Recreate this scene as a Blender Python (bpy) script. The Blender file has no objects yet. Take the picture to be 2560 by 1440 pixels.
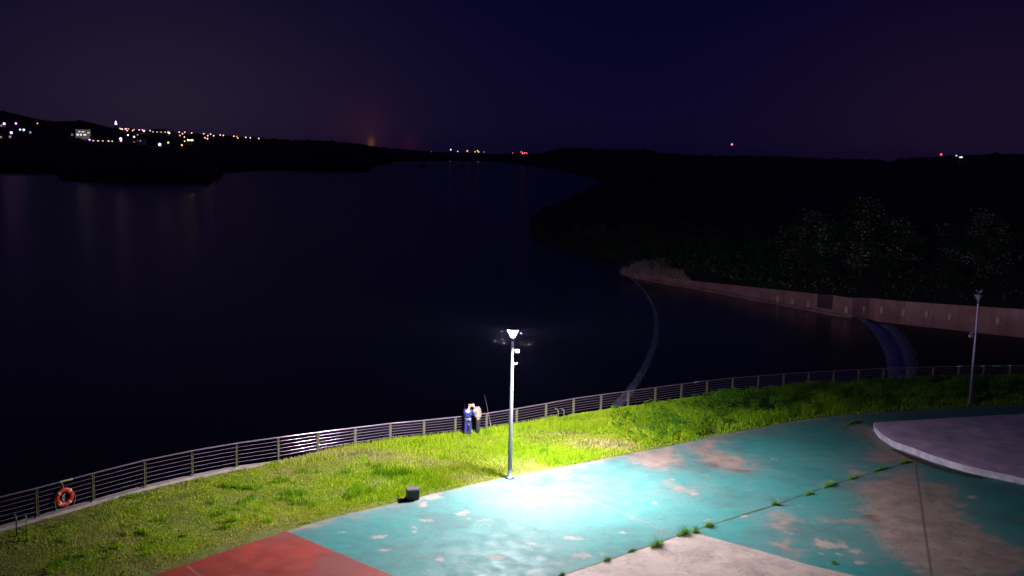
import bpy, bmesh, math, random
import numpy as np
from mathutils import Vector, Matrix, noise
random.seed(7); rng = np.random.default_rng(7)
sc = bpy.context.scene; COL = sc.collection

# ---------------------------------------------------------------- camera
FPX = 2489.0; CH = 16.0; HY = 392.0; ROLL = math.radians(1.3)
PITCH = math.atan((720-HY)/FPX)
FW = Vector((0, math.cos(PITCH), -math.sin(PITCH)))
_rt = Vector((1, 0, 0)); _up = Vector((0, math.sin(PITCH), math.cos(PITCH)))
RT = _rt*math.cos(ROLL)+_up*math.sin(ROLL); UP = _up*math.cos(ROLL)-_rt*math.sin(ROLL)
def ray(x, y): return RT*((x-1280)/FPX)-UP*((y-720)/FPX)+FW
def G(x, y, z=0.0):
    """where the sight line through photograph position x, y meets the level z"""
    d = ray(x, y); t = (z-CH)/d.z
    return Vector((d.x*t, d.y*t, z))
def AT(x, y, dep):
    d = ray(x, y); t = dep/d.y
    return Vector((d.x*t, d.y*t, CH+d.z*t))
cam = bpy.data.cameras.new('camera'); co = bpy.data.objects.new('camera', cam); COL.objects.link(co)
m = Matrix.Identity(4)
for i in range(3): m[i][0] = RT[i]; m[i][1] = UP[i]; m[i][2] = -FW[i]
m[2][3] = CH
co.matrix_world = m
cam.sensor_width = 36; cam.lens = 36*FPX/2560; cam.clip_start = 0.1; cam.clip_end = 30000
sc.camera = co
sc.view_settings.view_transform = 'Standard'; sc.view_settings.look = 'None'
sc.view_settings.exposure = 0; sc.view_settings.gamma = 1
sc.cycles.sample_clamp_indirect = 3.0
sc.cycles.max_bounces = 6
sc.cycles.caustics_reflective = False; sc.cycles.caustics_refractive = False

# ---------------------------------------------------------------- night sky
w = bpy.data.worlds.new('World'); sc.world = w; w.use_nodes = True
nt = w.node_tree; nt.nodes.clear()
N = nt.nodes.new; L = nt.links.new
out = N('ShaderNodeOutputWorld'); bg = N('ShaderNodeBackground'); L(bg.outputs[0], out.inputs[0])
tc = N('ShaderNodeTexCoord')
nrm = N('ShaderNodeVectorMath'); nrm.operation = 'NORMALIZE'; L(tc.outputs['Generated'], nrm.inputs[0])
sep = N('ShaderNodeSeparateXYZ'); L(nrm.outputs[0], sep.inputs[0])
def wmath(op, a, b=None):
    n = N('ShaderNodeMath'); n.operation = op
    for i, v in enumerate((a, b)):
        if v is None: continue
        if isinstance(v, (int, float)): n.inputs[i].default_value = v
        else: L(v, n.inputs[i])
    return n.outputs[0]
ramp = N('ShaderNodeValToRGB'); L(wmath('MULTIPLY', wmath('ABSOLUTE', sep.outputs[2]), 3.0), ramp.inputs[0])
els = ramp.color_ramp.elements
els[0].position = 0; els[0].color = (0.0042, 0.0028, 0.0205, 1)
els[1].position = 1; els[1].color = (0.0009, 0.0012, 0.0130, 1)
e = els.new(0.45); e.color = (0.0018, 0.0014, 0.0180, 1)
cur = ramp.outputs[0]
def lobe(px, py, power, col, squash=1.0):
    """a glow in the night sky over a far town"""
    global cur
    d = ray(px, py).normalized()
    v = N('ShaderNodeVectorMath'); v.operation = 'MULTIPLY'; L(nrm.outputs[0], v.inputs[0]); v.inputs[1].default_value = (1, 1, squash)
    v2 = N('ShaderNodeVectorMath'); v2.operation = 'NORMALIZE'; L(v.outputs[0], v2.inputs[0])
    dd = Vector((d.x, d.y, d.z*squash)).normalized()
    dt = N('ShaderNodeVectorMath'); dt.operation = 'DOT_PRODUCT'; L(v2.outputs[0], dt.inputs[0]); dt.inputs[1].default_value = dd
    f = wmath('POWER', wmath('MAXIMUM', dt.outputs['Value'], 0.0), power)
    mx = N('ShaderNodeMix'); mx.data_type = 'RGBA'; mx.blend_type = 'ADD'
    L(f, mx.inputs[0]); L(cur, mx.inputs[6]); mx.inputs[7].default_value = (*col, 1)
    cur = mx.outputs[2]
lobe(380, 270, 30, (0.0078, 0.0050, 0.0058), 1.5)
lobe(420, 300, 130, (0.0065, 0.0042, 0.0036), 1.5)
lobe(2480, 340, 60, (0.0075, 0.0026, 0.0010), 1.4)
lobe(890, 345, 900, (0.0080, 0.0008, 0.0000))
lobe(926, 352, 9000, (0.0110, 0.0026, 0.0000), 0.6)
lobe(928, 361, 220000, (0.1300, 0.0450, 0.0020), 0.5)
lobe(1026, 362, 30000, (0.0180, 0.0000, 0.0030), 1.0)
L(cur, bg.inputs[0]); bg.inputs[1].default_value = 1.0

# ---------------------------------------------------------------- helpers
def tag(o, label=None, cat=None, group=None, kind=None):
    if label: o['label'] = label
    if cat: o['category'] = cat
    if group: o['group'] = group
    if kind: o['kind'] = kind
    return o
def empty(name, loc=(0, 0, 0), rz=0.0):
    o = bpy.data.objects.new(name, None); COL.objects.link(o); o.location = loc; o.rotation_euler = (0, 0, rz); o.empty_display_size = .1
    return o
def link(name, me, mat=None, parent=None, loc=None):
    o = bpy.data.objects.new(name, me); COL.objects.link(o)
    if mat is not None:
        for mm in (mat if isinstance(mat, (list, tuple)) else [mat]): me.materials.append(mm)
    if parent: o.parent = parent
    if loc is not None: o.location = loc
    return o
def bobj(name, bm, mat, parent=None, loc=None, smooth=False):
    bmesh.ops.recalc_face_normals(bm, faces=bm.faces)
    me = bpy.data.meshes.new(name); bm.to_mesh(me); bm.free()
    if smooth:
        for p in me.polygons: p.use_smooth = True
    return link(name, me, mat, parent, loc)
def npmesh(name, V, F, attrs=None):
    """V (n,3), F (m,k) arrays, attrs: name -> per-vertex float"""
    me = bpy.data.meshes.new(name); V = np.asarray(V, np.float32); F = np.asarray(F, np.int32); k = F.shape[1]
    me.vertices.add(len(V)); me.vertices.foreach_set('co', V.ravel())
    me.loops.add(F.size); me.loops.foreach_set('vertex_index', F.ravel())
    me.polygons.add(len(F)); me.polygons.foreach_set('loop_start', np.arange(0, F.size, k, dtype=np.int32))
    me.polygons.foreach_set('loop_total', np.full(len(F), k, np.int32))
    me.update(calc_edges=True)
    for n, a in (attrs or {}).items():
        at = me.attributes.new(n, 'FLOAT', 'POINT'); at.data.foreach_set('value', np.asarray(a, np.float32))
    me.validate(); return me
def box(bm, c, s, rz=0.0, bev=0.0, mat=0):
    r = bmesh.ops.create_cube(bm, size=1.0)
    vs = r['verts']
    bmesh.ops.scale(bm, vec=s, verts=vs)
    fs = list({f for v in vs for f in v.link_faces})
    if bev:
        rr = bmesh.ops.bevel(bm, geom=list({e for v in vs for e in v.link_edges}), offset=bev, segments=2, affect='EDGES', profile=.5)
        vs = list({v for f in rr['faces'] for v in f.verts} | {v for v in vs if v.is_valid}); fs = list({f for v in vs for f in v.link_faces})
    bmesh.ops.rotate(bm, cent=(0, 0, 0), matrix=Matrix.Rotation(rz, 3, 'Z'), verts=vs)
    bmesh.ops.translate(bm, vec=c, verts=vs)
    for f in fs: f.material_index = mat
def tube(bm, pts, rad, seg=8, mat=0, cap=True):
    pts = [Vector(p) for p in pts]; n = len(pts)
    rads = rad if isinstance(rad, (list, tuple)) else [rad]*n
    rings = []; prev = None
    for i, p in enumerate(pts):
        t = (pts[min(i+1, n-1)]-pts[max(i-1, 0)]).normalized()
        a = prev if prev is not None else (Vector((0, 0, 1)) if abs(t.z) < .9 else Vector((1, 0, 0)))
        u = (a-t*a.dot(t)).normalized(); v = t.cross(u); prev = u
        rings.append([bm.verts.new(p+(u*math.cos(2*math.pi*k/seg)+v*math.sin(2*math.pi*k/seg))*rads[i]) for k in range(seg)])
    for i in range(n-1):
        for k in range(seg):
            f = bm.faces.new((rings[i][k], rings[i][(k+1) % seg], rings[i+1][(k+1) % seg], rings[i+1][k])); f.material_index = mat; f.smooth = True
    if cap:
        for r in (rings[0], rings[-1]):
            f = bm.faces.new(r); f.material_index = mat
def lathe(bm, prof, seg=24, c=(0, 0, 0), mat=0, smooth=True):
    rings = []
    for r, z in prof:
        rings.append([bm.verts.new((c[0]+r*math.cos(2*math.pi*k/seg), c[1]+r*math.sin(2*math.pi*k/seg), c[2]+z)) for k in range(seg)])
    for i in range(len(rings)-1):
        for k in range(seg):
            f = bm.faces.new((rings[i][k], rings[i][(k+1) % seg], rings[i+1][(k+1) % seg], rings[i+1][k])); f.material_index = mat; f.smooth = smooth
    for r in (rings[0], rings[-1]): f = bm.faces.new(r); f.material_index = mat
def ellipsoid(bm, c, s, sub=2, mat=0, rot=None):
    r = bmesh.ops.create_icosphere(bm, subdivisions=sub, radius=1.0); vs = r['verts']
    bmesh.ops.scale(bm, vec=s, verts=vs)
    if rot is not None: bmesh.ops.rotate(bm, cent=(0, 0, 0), matrix=rot, verts=vs)
    bmesh.ops.translate(bm, vec=c, verts=vs)
    for f in {f for v in vs for f in v.link_faces}: f.material_index = mat; f.smooth = True
def vnoise(x, y, s=1.0, seed=0):
    """smooth value noise on arrays, 0..1"""
    x = np.asarray(x, float)*s+seed*17.31; y = np.asarray(y, float)*s+seed*9.77
    xi = np.floor(x).astype(int); yi = np.floor(y).astype(int); fx = x-xi; fy = y-yi
    fx = fx*fx*(3-2*fx); fy = fy*fy*(3-2*fy)
    def h(a, b):
        v = np.sin(a*127.1+b*311.7+seed*74.7)*43758.5453
        return v-np.floor(v)
    return (h(xi, yi)*(1-fx)+h(xi+1, yi)*fx)*(1-fy)+(h(xi, yi+1)*(1-fx)+h(xi+1, yi+1)*fx)*fy
def fbm(x, y, s=1.0, seed=0, oc=4):
    t = 0; a = .5; n = 0
    for i in range(oc): t = t+a*vnoise(x, y, s*2**i, seed+i); n += a; a *= .5
    return t/n
def simple(name, col, rough=.6, metal=0.0, nscale=0, namt=.25, bump=0.0, spec=.5):
    mt = bpy.data.materials.new(name); mt.use_nodes = True; t = mt.node_tree; b = t.nodes['Principled BSDF']
    b.inputs['Base Color'].default_value = (*col, 1); b.inputs['Roughness'].default_value = rough; b.inputs['Metallic'].default_value = metal
    b.inputs['Specular IOR Level'].default_value = spec
    if nscale:
        tcn = t.nodes.new('ShaderNodeTexCoord'); n = t.nodes.new('ShaderNodeTexNoise'); n.inputs['Scale'].default_value = nscale; n.inputs['Detail'].default_value = 5
        t.links.new(tcn.outputs['Object'], n.inputs['Vector'])
        r = t.nodes.new('ShaderNodeValToRGB'); r.color_ramp.elements[0].position = .3; r.color_ramp.elements[1].position = .7
        r.color_ramp.elements[0].color = (*[c*(1-namt) for c in col], 1); r.color_ramp.elements[1].color = (*[min(1, c*(1+namt)) for c in col], 1)
        t.links.new(n.outputs[0], r.inputs[0]); t.links.new(r.outputs[0], b.inputs['Base Color'])
        if bump:
            bp = t.nodes.new('ShaderNodeBump'); bp.inputs['Strength'].default_value = bump; bp.inputs['Distance'].default_value = .02
            t.links.new(n.outputs[0], bp.inputs['Height']); t.links.new(bp.outputs[0], b.inputs['Normal'])
    return mt
def emit(name, col, s):
    mt = bpy.data.materials.new(name); mt.use_nodes = True; b = mt.node_tree.nodes['Principled BSDF']
    b.inputs['Base Color'].default_value = (*[c*.3 for c in col], 1); b.inputs['Emission Color'].default_value = (*col, 1); b.inputs['Emission Strength'].default_value = s
    return mt
def attrmat(name, attr, stops, rough=.7, transl=0.0, spec=.3):
    mt = bpy.data.materials.new(name); mt.use_nodes = True; t = mt.node_tree; b = t.nodes['Principled BSDF']
    a = t.nodes.new('ShaderNodeAttribute'); a.attribute_name = attr
    r = t.nodes.new('ShaderNodeValToRGB'); e = r.color_ramp.elements
    while len(e) < len(stops): e.new(.5)
    for i, (p, c) in enumerate(stops): e[i].position = p; e[i].color = (*c, 1)
    t.links.new(a.outputs['Fac'], r.inputs[0]); t.links.new(r.outputs[0], b.inputs['Base Color'])
    b.inputs['Roughness'].default_value = rough; b.inputs['Specular IOR Level'].default_value = spec
    if transl:
        tr = t.nodes.new('ShaderNodeBsdfTranslucent'); t.links.new(r.outputs[0], tr.inputs[0])
        mx = t.nodes.new('ShaderNodeMixShader'); mx.inputs[0].default_value = transl
        t.links.new(b.outputs[0], mx.inputs[1]); t.links.new(tr.outputs[0], mx.inputs[2])
        t.links.new(mx.outputs[0], t.nodes['Material Output'].inputs[0])
    return mt

# ---------------------------------------------------------------- lines read off the photograph, laid on the ground
EDGE = [(-700, 1880), (-200, 1660), (150, 1530), (380, 1440), (500, 1398), (712, 1325), (850, 1287), (1030, 1246), (1180, 1212), (1274, 1190), (1400, 1168), (1500, 1148),
        (1600, 1128), (1707, 1107), (1790, 1090), (1873, 1074), (1976, 1053), (2121, 1036), (2287, 1024), (2430, 1017), (2560, 1009), (2800, 1000), (3200, 990)]
TOP = [(-330, 1310), (-180, 1286), (-50, 1255), (88, 1222), (232, 1183), (361, 1150), (480, 1127), (591, 1107), (696, 1095), (795, 1080), (888, 1069), (976, 1058), (1061, 1051), (1138, 1043), (1217, 1034),
       (1292, 1022), (1366, 1009), (1434, 996), (1503, 987), (1571, 978), (1639, 969), (1704, 960), (1768, 952), (1832, 945), (1896, 940), (1960, 935), (2022, 931), (2085, 927.5),
       (2147, 924), (2210, 921), (2271, 919), (2333, 917), (2398, 916), (2459, 915), (2526, 914), (2590, 913.5), (2655, 913), (2720, 912.7)]
def ptop(x): return float(np.interp(x, [-300, 88, 400, 591, 696, 795, 888, 976, 1061, 1138, 1217, 1292], [1.43, 1.42, 1.41, 1.36, 1.35, 1.235, 1.14, 1.09, 1.07, 1.08, 1.10, 1.12]))
FENCE = []
for x, y in TOP:
    g = G(x, y, ptop(x)); FENCE.append((Vector((g.x, g.y, 0)), ptop(x)))
FENCE = [(FENCE[i][0] if i in (0, len(FENCE)-1) else FENCE[i][0]*.7+(FENCE[i-1][0]+FENCE[i+1][0])*.15, FENCE[i][1]) for i in range(len(FENCE))]
E3 = [G(x, y) for x, y in EDGE]
def resample(P, n):
    P = np.array([[p.x, p.y] for p in P]); d = np.r_[0, np.cumsum(np.linalg.norm(np.diff(P, axis=0), axis=1))]
    t = np.linspace(0, d[-1], n); return np.c_[np.interp(t, d, P[:, 0]), np.interp(t, d, P[:, 1])]
def smoothline(A, k):
    for _ in range(k):
        B = A.copy(); B[1:-1] = A[:-2]*.25+A[1:-1]*.5+A[2:]*.25; A = B
    return A
EL = smoothline(resample(E3, 400), 6)
FL = smoothline(resample([f[0] for f in FENCE], 400), 2)
# match fence and edge by bearing so the bank between them is one ruled strip
def bearing(A): return np.arctan2(A[:, 0], A[:, 1])
lo = max(bearing(EL).min(), bearing(FL).min()); hi = min(bearing(EL).max(), bearing(FL).max())
def byb(A, B): b = bearing(A); o = np.argsort(b); return np.c_[np.interp(B, b[o], A[o, 0]), np.interp(B, b[o], A[o, 1])]
BB = np.linspace(lo, hi, 600); EB = byb(EL, BB); FB = byb(FL, BB)
WZ = -4.0

# ---------------------------------------------------------------- materials
M = {}
M['concrete'] = simple('concrete', (.36, .30, .29), .85, nscale=1.4, namt=.2, bump=.3)
M['kerb'] = simple('kerb_concrete', (.40, .33, .33), .85, nscale=3, namt=.25, bump=.3)
M['stage'] = simple('stage_paint', (.82, .58, .97), .8, nscale=.9, namt=.28, bump=.2)
M['stage_face'] = simple('stage_face', (.66, .58, .78), .7, nscale=2.2, namt=.28)
M['rail'] = simple('steel_rail', (.52, .36, .56), .14, .6)
M['post'] = simple('olive_steel', (.28, .27, .16), .45, .5, nscale=6, namt=.2)
M['pole'] = simple('grey_pole_paint', (.44, .46, .60), .45, .0, nscale=4, namt=.08)
M['pole_dark'] = simple('dimmed_pole_paint', (.10, .075, .18), .5, .0, nscale=4, namt=.15)  # pole paint darkened to carry the dim light on the far post
M['dark'] = simple('dark_metal', (.05, .05, .06), .5, .3)
M['black_plastic'] = simple('black_plastic', (.012, .03, .032), .5, nscale=8, namt=.3)
M['trench_dark'] = simple('trench_dark', (.07, .05, .035), .95, nscale=3, namt=.5, bump=.5)

# ---------------------------------------------------------------- plaza
def inpoly(X, Y, poly):
    ins = np.zeros(X.shape, bool); d = np.full(X.shape, 1e9); n = len(poly)
    for i in range(n):
        x1, y1 = poly[i]; x2, y2 = poly[(i+1) % n]
        c = ((y1 > Y) != (y2 > Y)) & (X < (x2-x1)*(Y-y1)/((y2-y1) if y2 != y1 else 1e-9)+x1); ins ^= c
        dx, dy = x2-x1, y2-y1; t = np.clip(((X-x1)*dx+(Y-y1)*dy)/(dx*dx+dy*dy+1e-12), 0, 1)
        d = np.minimum(d, np.hypot(X-(x1+t*dx), Y-(y1+t*dy)))
    return np.where(ins, d, -d)
def dline(X, Y, pl):
    d = np.full(X.shape, 1e9)
    for (x1, y1), (x2, y2) in zip(pl[:-1], pl[1:]):
        dx, dy = x2-x1, y2-y1; t = np.clip(((X-x1)*dx+(Y-y1)*dy)/(dx*dx+dy*dy+1e-12), 0, 1)
        d = np.minimum(d, np.hypot(X-(x1+t*dx), Y-(y1+t*dy)))
    return d
def z5(pts): return [(lambda g: (g.x, g.y))(G(1500+x/2.415, 850+y/2.415)) for x, y in pts]
def pp(pts): return [(lambda g: (g.x, g.y))(G(x, y)) for x, y in pts]
# grid following bank edge: rows from the edge towards the camera
nx, ny = 620, 420
bb = np.linspace(lo, hi, nx); e = byb(EL, bb)
near = np.c_[np.linspace(-34, 40, nx), np.full(nx, 24.0)]
tt = np.linspace(0, 1, ny)[:, None]
X = e[None, :, 0]*(1-tt)+near[None, :, 0]*tt; Y = e[None, :, 1]*(1-tt)+near[None, :, 1]*tt
edge_d = dline(X, Y, [tuple(p) for p in e[::12]]+[tuple(e[-1])])
wear_polys = [z5([(500, 640), (700, 575), (745, 600), (715, 660), (900, 720), (930, 780), (870, 800), (780, 790), (640, 760), (560, 700)]),
              z5([(1440, 520), (1650, 515), (1700, 600), (1900, 690), (1940, 745), (1700, 745), (1580, 720), (1650, 660), (1560, 560)]),
              z5([(1500, 890), (1880, 750), (1960, 850), (2130, 870), (2230, 1080), (2500, 1240), (2700, 1330), (2560, 1460), (2380, 1425), (2200, 1500), (1980, 1440), (1800, 1330), (1650, 1200), (1550, 1080), (1560, 960)]),
              z5([(1010, 1030), (1180, 1060), (1160, 1180), (1050, 1130)]), z5([(1040, 1235), (1160, 1205), (1175, 1290), (1070, 1290)]),
              z5([(1350, 1090), (1560, 1080), (1600, 1110), (1400, 1112)]), z5([(50, 660), (480, 650), (520, 760), (330, 790), (200, 740)]),
              z5([(400, 860), (600, 900), (560, 930), (450, 915)]), z5([(1500, 770), (1600, 765), (1590, 850), (1540, 840)]),
              z5([(1330, 380), (1480, 385), (1440, 400)]), z5([(1300, 1215), (1450, 1220), (1440, 1245), (1310, 1245)]), z5([(1500, 1260), (1570, 1275), (1560, 1300), (1510, 1285)])]
wear = np.full(X.shape, -9.0)
for p in wear_polys: wear = np.maximum(wear, inpoly(X, Y, p))
small = fbm(X, Y, .9, 5, 3)
wear = np.maximum(wear, (.35-edge_d)*1.0)
beige = inpoly(X, Y, pp([(1230, 1500), (1400, 1440), (1500, 1407), (1630, 1362), (1715, 1334), (1748, 1335), (1900, 1377), (2020, 1412), (2130, 1437), (2400, 1520), (2600, 1900), (900, 1900)]))
red = inpoly(X, Y, pp([(690, 1300), (712, 1325), (985, 1440), (1600, 1720), (-900, 2600), (-900, 1500), (380, 1380)]))
green_joint = dline(X, Y, pp([(1100, 1540), (1400, 1440), (1500, 1407), (1630, 1362), (1707, 1334), (1935, 1264), (2075, 1214), (2278, 1154)]))
brown_joint = dline(X, Y, pp([(2289, 1158), (2311, 1318), (2330, 1440), (2360, 1700)]))
thin = np.minimum(dline(X, Y, z5([(510, 615), (850, 725), (1340, 880), (1500, 930), (2000, 1080), (2800, 1330)])), dline(X, Y, pp([(1700, 1332), (1900, 1385), (2120, 1445)])))
thin = np.minimum(thin, dline(X, Y, pp([(470, 1416), (500, 1440), (560, 1500)])))
thin = np.minimum(thin, dline(X, Y, z5([(480, 1190), (60, 1010), (-260, 890)])))
stain = np.maximum.reduce([inpoly(X, Y, z5(q)) for q in ([(560, 735), (700, 735), (760, 770), (900, 780), (940, 800), (850, 805), (740, 780), (620, 760)], [(1540, 1060), (1640, 1050), (1720, 1090), (1680, 1120)], [(1450, 525), (1510, 520), (1500, 550)], [(1960, 880), (2000, 900), (2010, 1000), (1970, 960)])])
chips = np.full(X.shape, -9.0)
for cx_, cy_, wx_, wy_ in [(1062, 1243, 1.1, .22), (1092, 1243, .35, .12), (1060, 1258, .18, .3), (1150, 1286, .35, .16), (1162, 1281, .22, .12), (1172, 1296, .2, .1), (1205, 1301, .38, .14), (1035, 1317, .2, .16), (1036, 1328, .15, .12), (945, 1342, .4, .12), (915, 1274, .18, .1),
                           (1063, 1300, .4, .08), (1500, 1256, .2, .1), (1635, 1257, .2, .12), (1590, 1319, .22, .1), (1557, 1331, .2, .08), (1770, 1302, .3, .14), (1430, 1345, .5, .12), (1460, 1390, .6, .14), (1330, 1360, .35, .1), (1240, 1395, .4, .1), (1100, 1400, .3, .1), (2065, 1360, .5, .3), (2110, 1367, .35, .16), (2138, 1378, .35, .2), (2050, 1383, .25, .1), (2095, 1384, .2, .1), (2150, 1408, .3, .1), (2430, 1243, .3, .15), (960, 1375, .3, .1), (850, 1330, .3, .08), (1860, 1290, .25, .1), (2255, 1085, .4, .1)]:
    g_ = G(cx_, cy_); chips = np.maximum(chips, 1-np.hypot((X-g_.x)/wx_, (Y-g_.y)/(wy_*2.4)))
gg = G(1420, 1230); lamp_wash = np.exp(-((X-gg.x+1)/8.5)**2-((Y-gg.y)/6)**2)  # pale pool painted where the lamp washes out the floor
idx = np.arange(nx*ny).reshape(ny, nx)
F = np.stack([idx[:-1, :-1], idx[1:, :-1], idx[1:, 1:], idx[:-1, 1:]], -1).reshape(-1, 4)
Z = (fbm(X, Y, .12, 3, 2)-.5)*.05
me = npmesh('plaza', np.stack([X, Y, Z], -1).reshape(-1, 3), F, dict(wear=wear.ravel(), beige=beige.ravel(), red=red.ravel(), gj=green_joint.ravel(), bj=brown_joint.ravel(), tj=thin.ravel(), stain=stain.ravel(), lamp_wash=lamp_wash.ravel(), chips=chips.ravel()))
for p in me.polygons: p.use_smooth = True
mt = bpy.data.materials.new('painted_concrete'); mt.use_nodes = True; t = mt.node_tree; bs = t.nodes['Principled BSDF']
tcn = t.nodes.new('ShaderNodeTexCoord')
def noi(scale, detail=5, rough=.6, stretch=None):
    n = t.nodes.new('ShaderNodeTexNoise'); n.inputs['Scale'].default_value = scale; n.inputs['Detail'].default_value = detail; n.inputs['Roughness'].default_value = rough
    if stretch:
        mp = t.nodes.new('ShaderNodeMapping'); mp.inputs['Scale'].default_value = stretch[0]; mp.inputs['Rotation'].default_value = (0, 0, stretch[1])
        t.links.new(tcn.outputs['Object'], mp.inputs[0]); t.links.new(mp.outputs[0], n.inputs['Vector'])
    else: t.links.new(tcn.outputs['Object'], n.inputs['Vector'])
    return n.outputs[0]
def A(n): a = t.nodes.new('ShaderNodeAttribute'); a.attribute_name = n; return a.outputs['Fac']
def mth(op, a, b=0.0, c=None):
    n = t.nodes.new('ShaderNodeMath'); n.operation = op
    for i, v in enumerate((a, b, c)):
        if v is None: continue
        if isinstance(v, (int, float)): n.inputs[i].default_value = v
        else: t.links.new(v, n.inputs[i])
    return n.outputs[0]
def rng_(v, a, b, c=0.0, d=1.0):
    n = t.nodes.new('ShaderNodeMapRange'); n.clamp = True; t.links.new(v, n.inputs[0])
    for i, q in enumerate((a, b, c, d)): n.inputs[i+1].default_value = q
    return n.outputs[0]
def mix(f, a, b):
    n = t.nodes.new('ShaderNodeMix'); n.data_type = 'RGBA'
    if isinstance(f, (int, float)): n.inputs[0].default_value = f
    else: t.links.new(f, n.inputs[0])
    for i, v in ((6, a), (7, b)):
        if isinstance(v, tuple): n.inputs[i].default_value = (*v, 1)
        else: t.links.new(v, n.inputs[i])
    return n.outputs[2]
n_big = noi(.35, 6, .6); n_mid = noi(1.3, 7, .65); n_fine = noi(9, 6, .7); n_str = noi(1.3, 8, .72, ((.7, 1.8, 1), -.35)); n_chip = noi(2.2, 3, .5)
teal = mix(rng_(n_str, .3, .7), (.012, .23, .25), (.045, .32, .31))
teal = mix(rng_(n_big, .42, .68, 0, .7), teal, (.075, .27, .275))
teal = mix(rng_(n_mid, .5, .68, 0, .5), teal, (.02, .20, .23))
teal = mix(mth('MULTIPLY', A('lamp_wash'), rng_(n_mid, .3, .7, .08, .6)), teal, (.28, .45, .43))  # teal whitened in the colour around the lamp's hotspot
teal = mix(rng_(n_fine, .55, .8, 0, .3), teal, (.20, .34, .33))
bare = mix(rng_(n_mid, .3, .7), (.27, .19, .17), (.44, .33, .31))
bare = mix(rng_(n_str, .5, .8, 0, .4), bare, (.26, .25, .26))
wv = mth('ADD', A('wear'), mth('MULTIPLY', mth('SUBTRACT', n_mid, .5), 3.4))
wv2 = mth('ADD', wv, mth('MULTIPLY', mth('SUBTRACT', n_fine, .5), 1.2))
teal = mix(rng_(wv2, -1.6, .2, 0, .5), teal, (.18, .24, .25))
wf = rng_(wv2, -.25, .75)
wf = mth('MAXIMUM', wf, rng_(n_chip, .70, .715))
wf = mth('MAXIMUM', wf, rng_(mth('MULTIPLY', n_mid, n_big), .37, .46, 0, .8))
col = mix(wf, teal, bare)
col = mix(rng_(mth('ADD', A('chips'), mth('ADD', mth('MULTIPLY', mth('SUBTRACT', n_fine, .5), 2.6), mth('MULTIPLY', mth('SUBTRACT', n_mid, .5), 4.0))), .3, .6, 0, .8), col, (.47, .40, .37))
redc = mix(rng_(n_mid, .3, .7), (.36, .024, .012), (.47, .042, .024))
redc = mix(rng_(n_str, .5, .7, 0, .6), redc, (.17, .02, .02))
col = mix(rng_(mth('ADD', A('red'), mth('MULTIPLY', mth('SUBTRACT', n_fine, .5), .12)), -.03, .03), col, redc)
bei = mix(rng_(n_mid, .35, .7), (.53, .41, .38), (.63, .51, .47)); bei = mix(rng_(n_chip, .62, .72, 0, .5), bei, (.36, .28, .28)); bei = mix(rng_(n_str, .5, .75, 0, .35), bei, (.42, .36, .37))
col = mix(rng_(mth('ADD', A('beige'), mth('MULTIPLY', mth('SUBTRACT', n_fine, .5), .25)), -.05, .05), col, bei)
col = mix(mth('MULTIPLY', rng_(mth('ADD', A('stain'), mth('MULTIPLY', mth('SUBTRACT', n_mid, .5), 2.2)), -.1, .6), .75), col, (.05, .035, .035))
col = mix(rng_(A('tj'), .02, .07, .55, 0), col, (.35, .30, .30))
col = mix(rng_(A('bj'), .03, .08, .9, 0), col, (.07, .045, .035))
col = mix(rng_(mth('ADD', A('gj'), mth('MULTIPLY', mth('SUBTRACT', n_mid, .5), .2)), .03, .10, .9, 0), col, (.07, .06, .03))
n_crk = noi(.55, 6, .62); crk = mth('ABSOLUTE', mth('SUBTRACT', n_crk, .5)); n_grit = noi(14, 5, .8)
col = mix(rng_(crk, .0, .007, .7, 0), col, (.10, .09, .09))
col = mix(rng_(n_grit, .52, .7, 0, .28), col, (.30, .29, .27)); col = mix(rng_(n_grit, .32, .48, .5, 0), col, (.04, .07, .07))
n_wash = noi(.22, 4, .7); col = mix(rng_(n_wash, .5, .62, 0, .35), col, (.08, .10, .11))
t.links.new(col, bs.inputs['Base Color'])
t.links.new(rng_(n_mid, .3, .7, .55, .85), bs.inputs['Roughness'])
bp = t.nodes.new('ShaderNodeBump'); bp.inputs['Strength'].default_value = .25; bp.inputs['Distance'].default_value = .02; t.links.new(n_fine, bp.inputs['Height']); t.links.new(bp.outputs[0], bs.inputs['Normal'])
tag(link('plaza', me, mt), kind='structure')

# ---------------------------------------------------------------- grass bank
def rise(v, b):
    a = np.interp(b, [lo, -.2, -.05, .15, hi], [0, .0, .1, .08, .05]); return a*np.sin(np.pi*np.clip(v, 0, 1))
nv = 30; vv = np.linspace(-.02, 1.0, nv)[:, None]
X = EB[None, :, 0]*(1-vv)+FB[None, :, 0]*vv; Y = EB[None, :, 1]*(1-vv)+FB[None, :, 1]*vv
Zb = rise(vv, BB[None, :])+.02+(fbm(X, Y, 1.1, 2, 3)-.5)*.10
Zb[0] = -.03
drop = np.stack([X[-1], Y[-1]+.05, np.full(X.shape[1], -6.0)], -1)
V = np.stack([X, Y, Zb], -1).reshape(-1, 3)
idx = np.arange(X.size).reshape(X.shape)
F = np.stack([idx[:-1, :-1], idx[:-1, 1:], idx[1:, 1:], idx[1:, :-1]], -1).reshape(-1, 4)
bankmat = bpy.data.materials.new('bank_soil'); bankmat.use_nodes = True; t = bankmat.node_tree; bs = t.nodes['Principled BSDF']; tcn = t.nodes.new('ShaderNodeTexCoord')
c1 = mix(rng_(noi(.8, 6), .35, .65), (.12, .17, .015), (.26, .26, .06)); c1 = mix(rng_(noi(7, 5), .3, .7, 0, .6), c1, (.05, .06, .015))
t.links.new(c1, bs.inputs['Base Color']); bs.inputs['Roughness'].default_value = .95
me = npmesh('bank', V, F)
tag(link('bank', me, bankmat), kind='structure')
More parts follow.
